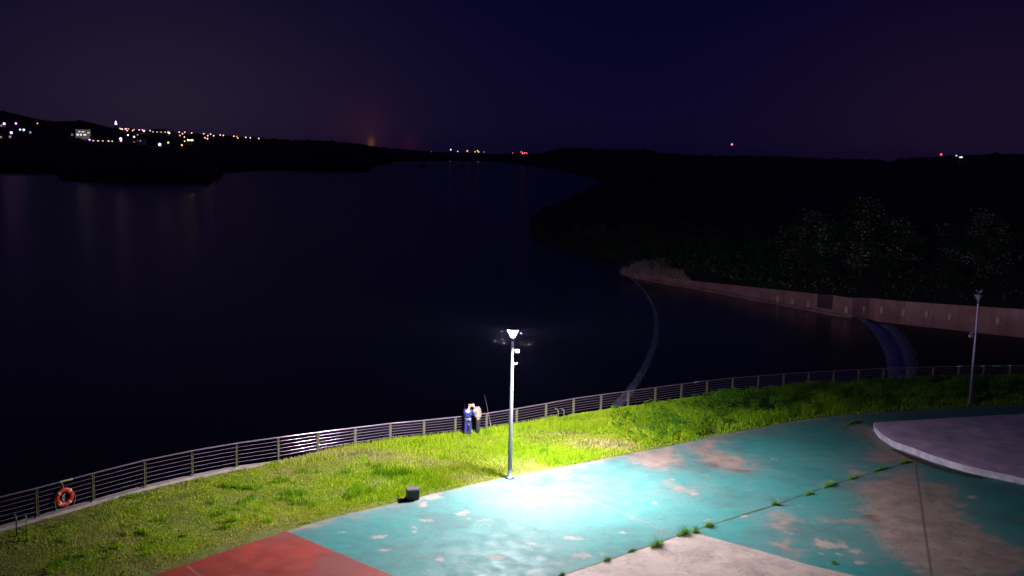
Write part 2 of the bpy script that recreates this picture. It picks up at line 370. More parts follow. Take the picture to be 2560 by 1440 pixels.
# kerb along the fence with a retaining wall down to the water
bm = bmesh.new(); prev = None
for i in range(0, 400):
    p = Vector((*FL[i], 0)); q = Vector((*FL[min(i+1, 399)], 0)); r = Vector((*FL[max(i-1, 0)], 0)); tg = (q-r).normalized(); nr = Vector((tg.y, -tg.x, 0))
    kd = float(np.interp(p.x, [-14, -10], [0, .14])); ring = [bm.verts.new(p+nr*.20+Vector((0, 0, -.2))), bm.verts.new(p+nr*.20+Vector((0, 0, .10-kd))), bm.verts.new(p+nr*.17+Vector((0, 0, .13-kd))), bm.verts.new(p-nr*.2+Vector((0, 0, .13-kd))), bm.verts.new(p-nr*.5+Vector((0, 0, -7)))]
    if prev:
        for k in range(4): bm.faces.new((prev[k], prev[k+1], ring[k+1], ring[k]))
    prev = ring
tag(bobj('kerb', bm, M['kerb']), kind='structure')

gx = lambda x, y: G(x, y)
def strip_samples(n, vlo=0.0, vhi=.97, wfun=None):
    wdt = np.linalg.norm(FB-EB, axis=1)*np.r_[np.linalg.norm(np.diff(EB, axis=0), axis=1), .1]
    c = np.cumsum(wdt); u = np.interp(rng.random(n)*c[-1], c, np.arange(len(BB))); v = vlo+rng.random(n)*(vhi-vlo)
    b = np.interp(u, np.arange(len(BB)), BB)
    ex = np.c_[np.interp(u, np.arange(600), EB[:, 0]), np.interp(u, np.arange(600), EB[:, 1])]; fx = np.c_[np.interp(u, np.arange(600), FB[:, 0]), np.interp(u, np.arange(600), FB[:, 1])]
    p = ex*(1-v[:, None])+fx*v[:, None]
    return b, v, p[:, 0], p[:, 1]
def blades(x, y, z, h, wd, lean, tint):
    n = len(x); a = rng.random(n)*2*np.pi; la = rng.random(n)*2*np.pi; l = h*lean*rng.random(n)
    dx = np.cos(a)*wd/2; dy = np.sin(a)*wd/2
    V = np.empty((n, 5, 3)); mx = x+np.cos(la)*l*.35; my = y+np.sin(la)*l*.35
    V[:, 0] = np.c_[x-dx, y-dy, z]; V[:, 1] = np.c_[x+dx, y+dy, z]; V[:, 2] = np.c_[mx+dx*.8, my+dy*.8, z+h*.55]; V[:, 3] = np.c_[mx-dx*.8, my-dy*.8, z+h*.55]
    V[:, 4] = np.c_[x+np.cos(la)*l, y+np.sin(la)*l, z+h]
    o = np.arange(n)[:, None]*5
    T = np.concatenate([o+[0, 1, 2], o+[0, 2, 3], o+[3, 2, 4]], 0)
    return V.reshape(-1, 3), T, np.repeat(tint, 5)
b, v, x, y = strip_samples(330000, 0, 1.01)
pxb = 1280+np.tan(b)*2489   # rough bearing scale
dens = fbm(x, y, .55, 8, 4); straw = fbm(x, y, .35, 12, 4)
left = np.clip((-2-x)/12, 0, 1)           # 1 at the far left, where the turf is short and worn
hgt = (.08+.20*dens)*(1-.55*left)+np.clip((x-2)/14, 0, 1)*.26*(dens > .3)
rows = fbm(x*.35+y*.25, y*1.3-x*.9, 1.5, 51, 3)
keep = rng.random(len(x)) < np.clip((dens-.22)*3.2, .35+.45*left, 1)*(1-.45*left*(rows > .6)*(v > .2))
tuss = (fbm(x, y, 1.3, 21, 2) > .74); hgt = hgt*(1+1.4*tuss*(left > .2))
edge_s = np.clip(v/.08, .35, 1); hgt = hgt*edge_s; hgt = np.maximum(hgt, np.where((v > .86) & (x < 5), (.2+.2*dens)*np.clip((x+15)/6, 0, 1), 0)); kx = np.clip((x+14.5)/5, 0, 1); keep |= (v > .93) & (rng.random(len(x)) < .8*kx); keep &= ~((v > .965) & (rng.random(len(x)) > kx)); keep &= (x < 8) | (rng.random(len(x)) < .45)
tint = np.clip(.35+.5*(straw-.5)*2*(.5+.6*left)+.12*rng.standard_normal(len(x))+.26*left-.45*tuss, 0, 1)
for (qx, qy, rr) in ((1075, 1167, .55), (1480, 1115, .8), (1420, 1090, .5), (960, 1142, .6), (1560, 1120, .5), (1315, 1178, .7), (1180, 1200, .4)):
    g = G(qx, qy); dd = ((x-g.x)/(rr*2.2))**2+((y-g.y)/rr)**2
    keep &= rng.random(len(x)) > np.exp(-dd)*.85; tint = np.clip(tint+.5*np.exp(-dd*.6), 0, 1)
tint = np.where(x > 6, tint*np.clip(1-(x-6)/10, .25, 1), tint)
fd = (1-v)*np.interp(b, BB, np.linalg.norm(FB-EB, axis=1)); hgt = np.where(x > 3, np.minimum(hgt, .13+.2*fd), hgt)
x, y, b, v, hgt, tint = [q[keep] for q in (x, y, b, v, hgt, tint)]
z = rise(v, b)+.02+(fbm(x, y, 1.1, 2, 3)-.5)*.10
V, T, C = blades(x, y, z-.02, hgt*(.7+.6*rng.random(len(x))), .022+.016*rng.random(len(x)), .6, tint)
gm = attrmat('grass_blades', 'tint', [(0, (.22, .42, .008)), (.35, (.40, .60, .010)), (.6, (.52, .60, .04)), (1, (.60, .52, .26))], .6, .3)
tag(link('grass', npmesh('grass', V, T, dict(tint=C)), gm), 'lime green grass covering the bank between the painted plaza and the metal fence', 'grass', kind='stuff')
# leafy weeds on the right half of the bank
def leaves(cx, cy, cz, size, tint, aspect=1.8, droop=.6):
    n = len(cx); a = rng.random(n)*2*np.pi; el = (rng.random(n)-.35)*1.4
    d = np.c_[np.cos(a)*np.cos(el), np.sin(a)*np.cos(el), np.sin(el)]*(size*aspect)[:, None]
    s = np.c_[-np.sin(a), np.cos(a), (rng.random(n)-.5)*.8]*(size*.5)[:, None]
    c = np.c_[cx, cy, cz]
    V = np.stack([c, c+d*.5+s, c+d-np.c_[np.zeros(n), np.zeros(n), size*droop*.3], c+d*.5-s], 1)
    return V.reshape(-1, 3), np.arange(n*4).reshape(-1, 4), np.repeat(tint, 4)
b, v, x, y = strip_samples(11000, .05, .99)
vg = fbm(x, y, .4, 31, 4); k = (x > 6) & (rng.random(len(x)) < np.clip((x-6)/14, 0, 1)*np.clip((vg-.3)*3, .1, 1)*np.clip(v*6, 0, 1))
x, y, b, v, vg = [q[k] for q in (x, y, b, v, vg)]
lump = fbm(x, y, .9, 77, 2); hh = (.25+2.4*np.clip(lump-.35, 0, 1)+.8*(vg-.3))*(.55+.45*np.clip(v*3, 0, 1))
fd = (1-v)*np.interp(b, BB, np.linalg.norm(FB-EB, axis=1)); hh = np.minimum(hh, .2+.24*fd+.12*rng.random(len(x)))
rep = 34; n = len(x)*rep
X_ = np.repeat(x, rep); Y_ = np.repeat(y, rep); H_ = np.repeat(hh, rep); B_ = np.repeat(b, rep); V_ = np.repeat(v, rep)
s = rng.random(n)**.7; rr = .06+.22*H_*(1-s*.4)*rng.random(n); aa = rng.random(n)*6.283
tn = np.clip(np.repeat(rng.random(len(x)), rep)*.6+.25*rng.random(n), 0, 1)
V, T, C = leaves(X_+np.cos(aa)*rr, Y_+np.sin(aa)*rr, rise(V_, B_)+s*H_, .05+.045*rng.random(n), tn)
wm = attrmat('weed_leaves', 'tint', [(0, (.03, .13, .008)), (.5, (.11, .30, .014)), (1, (.30, .50, .05))], .55, .25)
tag(link('weeds', npmesh('weeds', V, T, dict(tint=C)), wm), 'dense knee high leafy weeds on the bank right of the lit lamp post', 'weeds', kind='stuff')

# weed tufts growing from the plaza joint
tuftmat = attrmat('tuft_leaves', 'tint', [(0, (.09, .24, .01)), (1, (.26, .46, .03))], .6, .25)
def tuft(px, py, wpx, h, label, group='weed tufts growing in the plaza joint'):
    g = G(px, py); r = wpx*g.y/2489/2; n = int(60+r*(420 if h > .125 else 700))
    ang = math.radians(30); u = (rng.random(n)*2-1)*r; u = u*rng.random(n)**.3; q = rng.standard_normal(n)*.035
    bx = u*math.cos(.45)-q*math.sin(.45); by = u*math.sin(.45)*1.9+q
    V, T, C = blades(bx, by, np.zeros(n), 2.4*h*(.25+.75*rng.random(n)**1.5)*(1-.6*np.abs(u)/max(r, .01)), np.full(n, .013), 1.5, rng.random(n))
    o = link('weed_tuft', npmesh('weed_tuft', V, T, dict(tint=C)), tuftmat, loc=(g.x, g.y, -.01)); tag(o, label, 'weed', group); return o
tuft(1641, 1366, 46, .26, 'round green weed tuft, lower left of the two thickest tufts on the pale concrete edge')
tuft(1710, 1336, 44, .26, 'wide grassy weed tuft at the top corner of the pale concrete')
tuft(1738, 1330, 24, .18, 'small sprig just right of the wide tuft at the top corner of the pale concrete')
tuft(1772, 1316, 28, .2, 'green weed tuft where the plain joint begins, beside a pale paint chip')
tuft(1936, 1262, 22, .2, 'lone small weed tuft halfway along the dark diagonal joint')
tuft(1518, 1402, 26, .14, 'thin sparse grass sprig on the lower end of the joint')
tuft(1580, 1378, 30, .08, 'faint low scatter of seedlings between two tufts on the pale concrete edge')
tuft(1405, 1440, 22, .12, 'tiny weed at the bottom edge of the photo where the joint leaves it')
tuft(2022, 1236, 36, .12, 'flat weed mat along the joint, left of the long thick strip of weeds')
tuft(2072, 1216, 56, .17, 'long thick strip of dark green weeds along the diagonal joint')
tuft(2130, 1197, 46, .10, 'low weed strip on the joint between the thick strip and the raised stage')
tuft(2200, 1174, 60, .09, 'thin line of weeds on the joint near the raised stage')
tuft(2262, 1157, 40, .12, 'weeds at the end of the joint against the raised stage')
tuft(2085, 1408, 14, .08, 'tiny isolated sprig on the boundary of teal paint and pale concrete')
tuft(2130, 1059, 90, .10, 'dark weed line left of the corner of the raised stage', 'weeds round the raised stage')
tuft(2545, 1205, 40, .12, 'weeds at the foot of the stage kerb by the right edge of the photo', 'weeds round the raised stage')

# ---------------------------------------------------------------- raised stage
SH = .36
top_px = [(2184, 1056), (2187, 1066), (2200, 1081), (2233, 1103), (2287, 1121), (2330, 1138), (2411, 1163), (2494, 1181), (2560, 1196), (2760, 1240), (3100, 1310)]
ring = [G(x, y, SH) for x, y in top_px]
RA = np.array([[p.x, p.y] for p in ring]); d_ = np.r_[0, np.cumsum(np.linalg.norm(np.diff(RA, axis=0), axis=1))]; tq = np.linspace(0, d_[-1], 70)
RA = smoothline(np.c_[np.interp(tq, d_, RA[:, 0]), np.interp(tq, d_, RA[:, 1])], 1)
back = [G(3100, 1005, SH), G(2560, 1034, SH)]
poly = [Vector((*p, 0)) for p in RA]+[Vector((p.x, p.y, 0)) for p in back]
root = empty('raised_stage', (RA[0][0]+4, RA[0][1]-1, 0)); tag(root, 'low pale lilac raised stage with a white kerb at the right edge of the plaza', 'stage')
off = root.location
bm = bmesh.new(); vs = [bm.verts.new(p-off+Vector((0, 0, SH))) for p in poly]; bm.faces.new(vs)
bobj('stage_floor', bm, M['stage'], root)
bm = bmesh.new(); n = len(poly)
a = [bm.verts.new(p-off+Vector((0, 0, SH-.004))) for p in poly]; b_ = [bm.verts.new(p-off+Vector((0, 0, -.03))) for p in poly]
for i in range(n): bm.faces.new((a[i], a[(i+1) % n], b_[(i+1) % n], b_[i]))
bobj('kerb', bm, M['stage_face'], root)
# trench at the foot of the stage, its shade laid on as a flat dark strip
bm = bmesh.new(); low = [G(*p) for p in [(2240, 1128), (2289, 1146), (2340, 1165), (2400, 1182), (2462, 1197)]]; lw = [G(*p) for p in [(2225, 1124), (2285, 1154), (2345, 1175), (2405, 1190), (2458, 1200)]]
pv = None
for p, q in zip(low, lw):
    c = [bm.verts.new((p.x, p.y+.3, .030)), bm.verts.new((q.x, q.y, .032))]
    if pv: bm.faces.new((pv[0], pv[1], c[1], c[0]))
    pv = c
tag(bobj('trench_shade', bm, M['trench_dark']), kind='structure')

# ---------------------------------------------------------------- fence
f0 = FENCE[12][0]
root = empty('railing_fence', (f0.x, f0.y, 0)); tag(root, 'long curving metal railing with steel horizontal bars along the waterside', 'fence')
FR = [f[0]-f0 for f in FENCE]
for i, (p, h) in enumerate(FENCE):
    tg = (FENCE[min(i+1, len(FENCE)-1)][0]-FENCE[max(i-1, 0)][0]).normalized(); rz = math.atan2(tg.y, tg.x)
    q = p-f0
    bm = bmesh.new()
    for s in (-1, 1): box(bm, q+Vector((tg.x*.045*s, tg.y*.045*s, (h-.03)/2+.06)), (.016, .09, h-.09-.03), rz, .003)
    box(bm, q+Vector((0, 0, h*.5)), (.07, .02, h-.2), rz)
    po = bobj('post', bm, M['post'], root)
    bm = bmesh.new(); box(bm, q+Vector((0, 0, .142)), (.24, .18, .02), rz, .004)
    for sx in (-1, 1):
        for sy in (-1, 1): c = q+Matrix.Rotation(rz, 3, 'Z')@Vector((sx*.09, sy*.06, .155)); box(bm, c, (.025, .025, .02), rz)
    bobj('base_plate', bm, M['kerb'], po)
def railpath(fr, off=0.0):
    out = []
    for i in range(len(FENCE)-1):
        for k in range(4):
            s = k/4; p = FENCE[i][0].lerp(FENCE[i+1][0], s)
            # gentle arc between the posts
            a = FENCE[max(i-1, 0)][0]; b2 = FENCE[min(i+2, len(FENCE)-1)][0]
            p = p-(a+b2-FENCE[i][0]-FENCE[i+1][0])*.5*.5*s*(1-s)*.15
            h = FENCE[i][1]*(1-s)+FENCE[i+1][1]*s; out.append(p-f0+Vector((0, 0, .14+(h-.14)*fr+off)))
    return out
bm = bmesh.new(); tube(bm, railpath(1.0), .036, 12); bobj('top_rail', bm, M['rail'], root)
for fr in (.83, .67, .51, .35, .19):
    bm = bmesh.new(); tube(bm, railpath(fr), .0125, 8); bobj('rail', bm, M['rail'], root)
def railtape(px0, py0, px1, py1, colr, nm, extra=0.004):
    m_ = simple(nm, colr, .6, nscale=20, namt=.3); a = G(px0, py0, ptop(px0)); b2 = G(px1, py1, ptop(px1)); d = b2-a
    bm = bmesh.new(); tube(bm, [a+d*k/6-f0+Vector((0, 0, 0)) for k in range(7)], .036+extra, 10); bobj('tape', bm, m_, root)
railtape(146, 1206, 181, 1197, (.55, .55, .35), 'pale_tape', .006)
railtape(1735, 956.2, 1749, 954.4, (.8, .8, .75), 'white_tape', .006)
railtape(2392, 916.2, 2406, 915.8, (.8, .8, .6), 'cream_tape', .006)
railtape(2452, 915.2, 2462, 915, (.8, .75, .3), 'yellow_tape', .006)
railtape(2480, 914.7, 2502, 914.4, (.1, .6, .5), 'teal_tape', .006)
railtape(2520, 914.2, 2528, 914, (.85, .85, .85), 'bright_tape', .006)

# ---------------------------------------------------------------- lamp posts
LP = G(1274, 1195); RP = G(2424, 1015)
def lamp_post(base, label, lit, side, armz):
    root = empty('lamp_post', base); tag(root, label, 'lamp post', 'tall tapering lamp posts of the plaza')
    bm = bmesh.new(); lathe(bm, [(.16, -.05), (.16, .06), (.115, .09), (.11, .5), (.062, 7.0), (.05, 7.05)], 20); bobj('pole', bm, M['pole'] if lit else M['pole_dark'], root)
    bm = bmesh.new(); lathe(bm, [(.24, -.02), (.24, .025), (.2, .03)], 16)
    for k in range(4): box(bm, (.2*math.cos(k*math.pi/2+.7), .2*math.sin(k*math.pi/2+.7), .04), (.035, .035, .04))
    bobj('base_plate', bm, M['dark'], root)
    bm = bmesh.new(); lathe(bm, [(.065, 6.98), (.075, 7.0), (.075, 7.12), (.10, 7.16), (.10, 7.19)], 20); bobj('collar', bm, M['dark'], root)
    g = bpy.data.materials.new('lamp_glass_lit' if lit else 'lamp_glass'); g.use_nodes = True; b2 = g.node_tree.nodes['Principled BSDF']
    b2.inputs['Base Color'].default_value = (.8, .82, .85, 1); b2.inputs['Roughness'].default_value = .25
    if lit:
        b2.inputs['Emission Color'].default_value = (1, .86, .90, 1); b2.inputs['Emission Strength'].default_value = 14
        gt = g.node_tree; tr = gt.nodes.new('ShaderNodeBsdfTransparent'); mx = gt.nodes.new('ShaderNodeMixShader'); mx.inputs[0].default_value = .15
        gt.links.new(tr.outputs[0], mx.inputs[1]); gt.links.new(b2.outputs[0], mx.inputs[2]); gt.links.new(mx.outputs[0], gt.nodes['Material Output'].inputs[0]); b2.inputs['Emission Strength'].default_value = 40
    else: b2.inputs['Base Color'].default_value = (.07, .06, .12, 1)  # glass of the far head darkened the same way
    bm = bmesh.new(); lathe(bm, [(.09, 7.19), (.12, 7.26), (.19, 7.40), (.27, 7.55), (.27, 7.555)], 24); sh = bobj('lamp_shade', bm, g, root)
    bm = bmesh.new(); lathe(bm, [(.31, 7.56), (.33, 7.575), (.31, 7.60), (.12, 7.66), (.03, 7.69)], 24); bobj('cap', bm, M['dark'] if not lit else M['pole'], root)
    bm = bmesh.new()
    for k in range(3):
        a = k*2.094+.4; tube(bm, [(.1*math.cos(a), .1*math.sin(a), 7.18), (.29*math.cos(a), .29*math.sin(a), 7.57)], .012, 6)
    bobj('strut', bm, M['dark'], root)
    return root
post_a = lamp_post(LP, 'tall grey lamp post with its head lit, standing between the grass and the plaza', True, 1, 6.2)
post_b = lamp_post(RP, 'unlit lamp post in the dark by the right end of the grass bank', False, -1, 4.8)
bm = bmesh.new(); tube(bm, [(.05, 0, 6.55), (.15, -.03, 6.56)], .02, 8); box(bm, (.22, -.05, 6.52), (.20, .16, .10), .3, .02)
fl = bobj('floodlight', bm, emit('floodlight_case', (1, .8, .86), 3.0), post_a)
bm = bmesh.new(); box(bm, (.24, -.09, 6.462), (.15, .10, .01), .3); bobj('lens', bm, emit('flood_lens', (1, .95, .95), 30), fl)
bm = bmesh.new(); tube(bm, [(.05, 0, 5.9), (.12, -.02, 5.83), (.2, -.03, 5.84), (.23, -.03, 5.92)], .018, 8); bobj('bracket', bm, M['pole'], post_a)
bm = bmesh.new(); tube(bm, [(-.06, 0, 4.85), (-.2, 0, 4.85)], .02, 8); box(bm, (-.3, 0, 4.8), (.3, .2, .2), .2, .03); box(bm, (-.28, .0, 5.0), (.12, .12, .16), 0, .02)
bobj('camera_box', bm, M['pole_dark'], post_b)
bm = bmesh.new()
for k, (a, l) in enumerate(((.3, .5), (1.1, .35), (2.4, .3), (-.6, .3))): tube(bm, [(0, 0, 7.68), (math.cos(a)*l*.6, 0, 7.75+.35*l), (math.cos(a)*l, .05, 7.7+math.sin(abs(a))*l)], .012, 5)
bobj('bird_spikes', bm, M['pole_dark'], post_b)

# the lit head: spreads most of its light sideways under the cap
pl = bpy.data.lights.new('lamp_head_light', 'POINT'); pl.energy = 26000; pl.color = (1, .93, .95); pl.shadow_soft_size = .12
pl.use_nodes = True; t = pl.node_tree; em = t.nodes['Emission']; tcn = t.nodes.new('ShaderNodeTexCoord')
sp = t.nodes.new('ShaderNodeSeparateXYZ'); t.links.new(tcn.outputs['Normal'], sp.inputs[0])
def curve(v, pts):
    r = t.nodes.new('ShaderNodeFloatCurve'); c = r.mapping.curves[0]
    for i, (a, b2) in enumerate(pts):
        if i < 2: c.points[i].location = (a, b2)
        else: c.points.new(a, b2)
    r.mapping.update(); t.links.new(v, r.inputs['Value']); return r.outputs[0]
zz = mth('MULTIPLY', sp.outputs[2], -1.0)     # 1 straight down, 0 level
beam = mth('MULTIPLY', curve(mth('MAXIMUM', zz, 0.0), [(0, 1.0), (1, .30), (.07, .85), (.12, .50), (.165, .16), (.22, .13), (.32, .27), (.45, .42), (.6, .34), (.8, .30)]), 2.1)
beam = mth('MULTIPLY', beam, rng_(zz, -.3, -.06, .02, 1.0))
t.links.new(beam, em.inputs['Strength'])
po_ = bpy.data.objects.new('lamp_head_light', pl); COL.objects.link(po_); po_.parent = post_a; po_.location = (0, 0, 7.42)
for o in post_a.children:
    if o.name.startswith('lamp_shade'): o.visible_shadow = True
sl = bpy.data.lights.new('floodlight_beam', 'SPOT'); sl.energy = 9000; sl.color = (1, .95, .95); sl.spot_size = math.radians(112); sl.spot_blend = 1.0; sl.shadow_soft_size = .05
so = bpy.data.objects.new('floodlight_beam', sl); COL.objects.link(so); so.parent = post_a; so.location = (.3, -.14, 6.44)
tgt = G(1420, 1205)-LP-Vector((.3, -.14, 6.44)); so.rotation_euler = tgt.to_track_quat('-Z', 'Y').to_euler()

# moths round the lit head
def moth(dx, dz, dy, s, a):
    bm = bmesh.new(); ellipsoid(bm, (0, 0, 0), (.012, .04, .012), 1)
    for sx in (-1, 1):
        v = [bm.verts.new(p) for p in ((0, .02, .005), (sx*.07, .05, .03), (sx*.075, -.01, .035), (sx*.01, -.02, .006))]; bm.faces.new(v)
        v = [bm.verts.new(p) for p in ((0, -.005, .004), (sx*.05, -.02, .024), (sx*.04, -.055, .02), (sx*.008, -.03, .004))]; bm.faces.new(v)
    o = bobj('moth', bm, mothm, loc=LP+Vector((dx, dy, 7.3+dz))); o.scale = (s,)*3; o.rotation_euler = (a, a*1.7, a*2.3)
    tag(o, 'tiny pale moth circling the lit head of the lamp post', 'moth', 'moths around the lit lamp'); return o
mothm = simple('moth_wing', (.12, .11, .14), .7)
for dx, dz, dy in ((-.55, .1, .2), (-.5, -.25, -.1), (-.42, -.5, .3), (-.3, -.12, -.3), (.45, -.35, .1), (.6, -.6, -.1), (.8, -.5, .2), (.95, -.75, .1), (.4, .05, .3), (1.0, -.3, -.2), (-.9, -.35, .1), (.3, -.9, .2)):
    moth(dx, dz, dy, random.uniform(.18, .3), random.uniform(0, 6))

# ---------------------------------------------------------------- black box on the plaza edge
g = G(1031, 1247); root = empty('equipment_box', g, math.radians(18)); tag(root, 'small dark box with yellow striped top edge on the plaza beside the grass', 'box')
bm = bmesh.new(); box(bm, (0, 0, .235), (.56, .50, .47), 0, .035); bobj('body', bm, M['black_plastic'], root)
bm = bmesh.new(); box(bm, (0, 0, .50), (.60, .54, .06), 0, .02); bobj('lid', bm, simple('lid_grey', (.12, .10, .13), .6, nscale=6), root)
ym = simple('warning_yellow', (.85, .75, .25), .6, nscale=9, namt=.4)
bm = bmesh.new()
for k in range(6):
    for (u0, ax) in ((-.25+k*.10, 0),):
        q = [(u0, -.274, .462), (u0+.05, -.274, .462), (u0+.08, -.274, .532), (u0+.03, -.274, .532)]
        vs = [bm.verts.new(p) for p in q]; bm.faces.new(vs)
        if k < 5:
            q = [(-.304, u0+.02, .475), (-.304, u0+.065, .475), (-.304, u0+.09, .525), (-.304, u0+.045, .525)]; vs = [bm.verts.new(p) for p in q]; bm.faces.new(vs)
bobj('warning_stripes', bm, ym, root)

# ---------------------------------------------------------------- lifebuoy
i0 = 3; a, b2 = FENCE[3][0], FENCE[4][0]; tg = (b2-a).normalized(); nr = Vector((tg.y, -tg.x, 0))
c = G(170, 1246, .72); s = (c-a).dot(tg); c = a+tg*s+nr*.10; c.z = .72
root = empty('lifebuoy', (c.x, c.y, c.z), math.atan2(tg.y, tg.x)); tag(root, 'orange red lifebuoy with white bands hanging from the top rail of the fence', 'lifebuoy')
bm = bmesh.new(); Rm, rm = .335, .105; nseg = 48; rings = []
for i in range(nseg):
    th = 2*math.pi*i/nseg; rings.append([bm.verts.new(((Rm+rm*math.cos(2*math.pi*k/14))*math.cos(th), rm*.72*math.sin(2*math.pi*k/14), (Rm+rm*math.cos(2*math.pi*k/14))*math.sin(th))) for k in range(14)])
for i in range(nseg):
    for k in range(14): f = bm.faces.new((rings[i][k], rings[(i+1) % nseg][k], rings[(i+1) % nseg][(k+1) % 14], rings[i][(k+1) % 14])); f.smooth = True
bobj('ring', bm, simple('buoy_orange', (.80, .04, .015), .4, nscale=5, namt=.15), root, smooth=True)
wb = simple('white_band', (.75, .72, .72), .5)
for q in (45, 135, 225, 315):
    bm = bmesh.new(); rr_ = rm+.004; rg = []
    for i in range(4):
        th = math.radians(q-6+i*4); rg.append([bm.verts.new(((Rm+rr_*math.cos(2*math.pi*k/14))*math.cos(th), rr_*.73*math.sin(2*math.pi*k/14), (Rm+rr_*math.cos(2*math.pi*k/14))*math.sin(th))) for k in range(14)])
    for i in range(3):
        for k in range(14): bm.faces.new((rg[i][k], rg[i+1][k], rg[i+1][(k+1) % 14], rg[i][(k+1) % 14]))
    bobj('band', bm, wb, root, smooth=True)
ropem = simple('rope', (.55, .50, .40), .8)
bm = bmesh.new(); tube(bm, [(-.04, -.08, .33), (-.05, .0, .50), (-.04, .06, .66), (-.03, .14, .70), (-.03, .15, .64), (-.03, .06, .5), (-.03, -.02, .44)], .014, 6); bobj('hanging_rope', bm, ropem, root)
bm = bmesh.new()
tube(bm, [(.0, -.08, .2), (-.08, -.06, .05), (-.1, -.05, -.12), (-.05, -.08, -.35)], .012, 6); tube(bm, [(-.08, -.07, .18), (-.02, -.06, 0), (-.06, -.07, -.15), (.04, -.1, -.42)], .012, 6); tube(bm, [(-.1, -.06, .12), (-.14, -.05, -.04), (-.07, -.06, -.15)], .02, 6)
bobj('coiled_rope', bm, ropem, root)
bm = bmesh.new()
tube(bm, [(-.44, 0, .1), (-.48, -.03, -.1), (-.44, -.03, -.35), (-.36, -.03, -.52)], .011, 6); bobj('grab_line', bm, ropem, root); bm = bmesh.new(); tube(bm, [(.44, 0, .1), (.5, -.03, -.1), (.46, -.03, -.32), (.38, -.03, -.45)], .011, 6)
bobj('grab_line', bm, ropem, root)

# ---------------------------------------------------------------- ladder rails behind the fence
def hoop(px, py, side, label):
    g = G(px, py, .9); bm = bmesh.new()
    tube(bm, [(0, 0, -.9), (0, 0, -.1), (-.06, .05, .0), (-.2, .1, .04)], .028, 8); tube(bm, [(.35, .12, -.9), (.35, .12, -.12), (.30, .17, -.02), (.16, .2, .02)], .02, 8)
    tag(bobj('ladder_handrail', bm, M['post'], loc=g), label, 'handrail', 'ladder handrails just beyond the fence')
hoop(1396, 1024, 1, 'hooked metal ladder handrail beyond the fence right of the lit lamp post')
hoop(40, 1288, 1, 'short reddish grey ladder handrail beyond the fence near the orange lifebuoy')
# ---------------------------------------------------------------- fishing rods
def rod(p0, p1, r0, label):
    root = empty('fishing_rod', p0); tag(root, label, 'fishing rod', 'fishing rods at the fence'); d = Vector(p1)-Vector(p0)
    bm = bmesh.new(); tube(bm, [d*k for k in (0, .2)], [r0*1.3, r0*1.2], 6); bobj('grip', bm, simple('cork', (.6, .58, .55), .6), root)
    bm = bmesh.new(); tube(bm, [d*.2, d*.6, d], [r0, r0*.6, r0*.25], 6); bobj('blank', bm, simple('rod_blank', (.30, .30, .33), .4), root)
    bm = bmesh.new(); ellipsoid(bm, d*.17+Vector((.04, -.03, 0)), (.04, .05, .04), 2); bobj('reel', bm, M['dark'], root)
gR = G(1229, 1077)
rod(Vector((gR.x, gR.y, .1)), AT(1211, 985, gR.y+2.6), .015, 'long fishing rod leaning on the fence right of the person in white')
g2 = G(1172, 1062, .8); rod(g2, AT(1160, 1008, g2.y+1.6), .012, 'thin fishing rod resting on the fence just behind the person in blue')

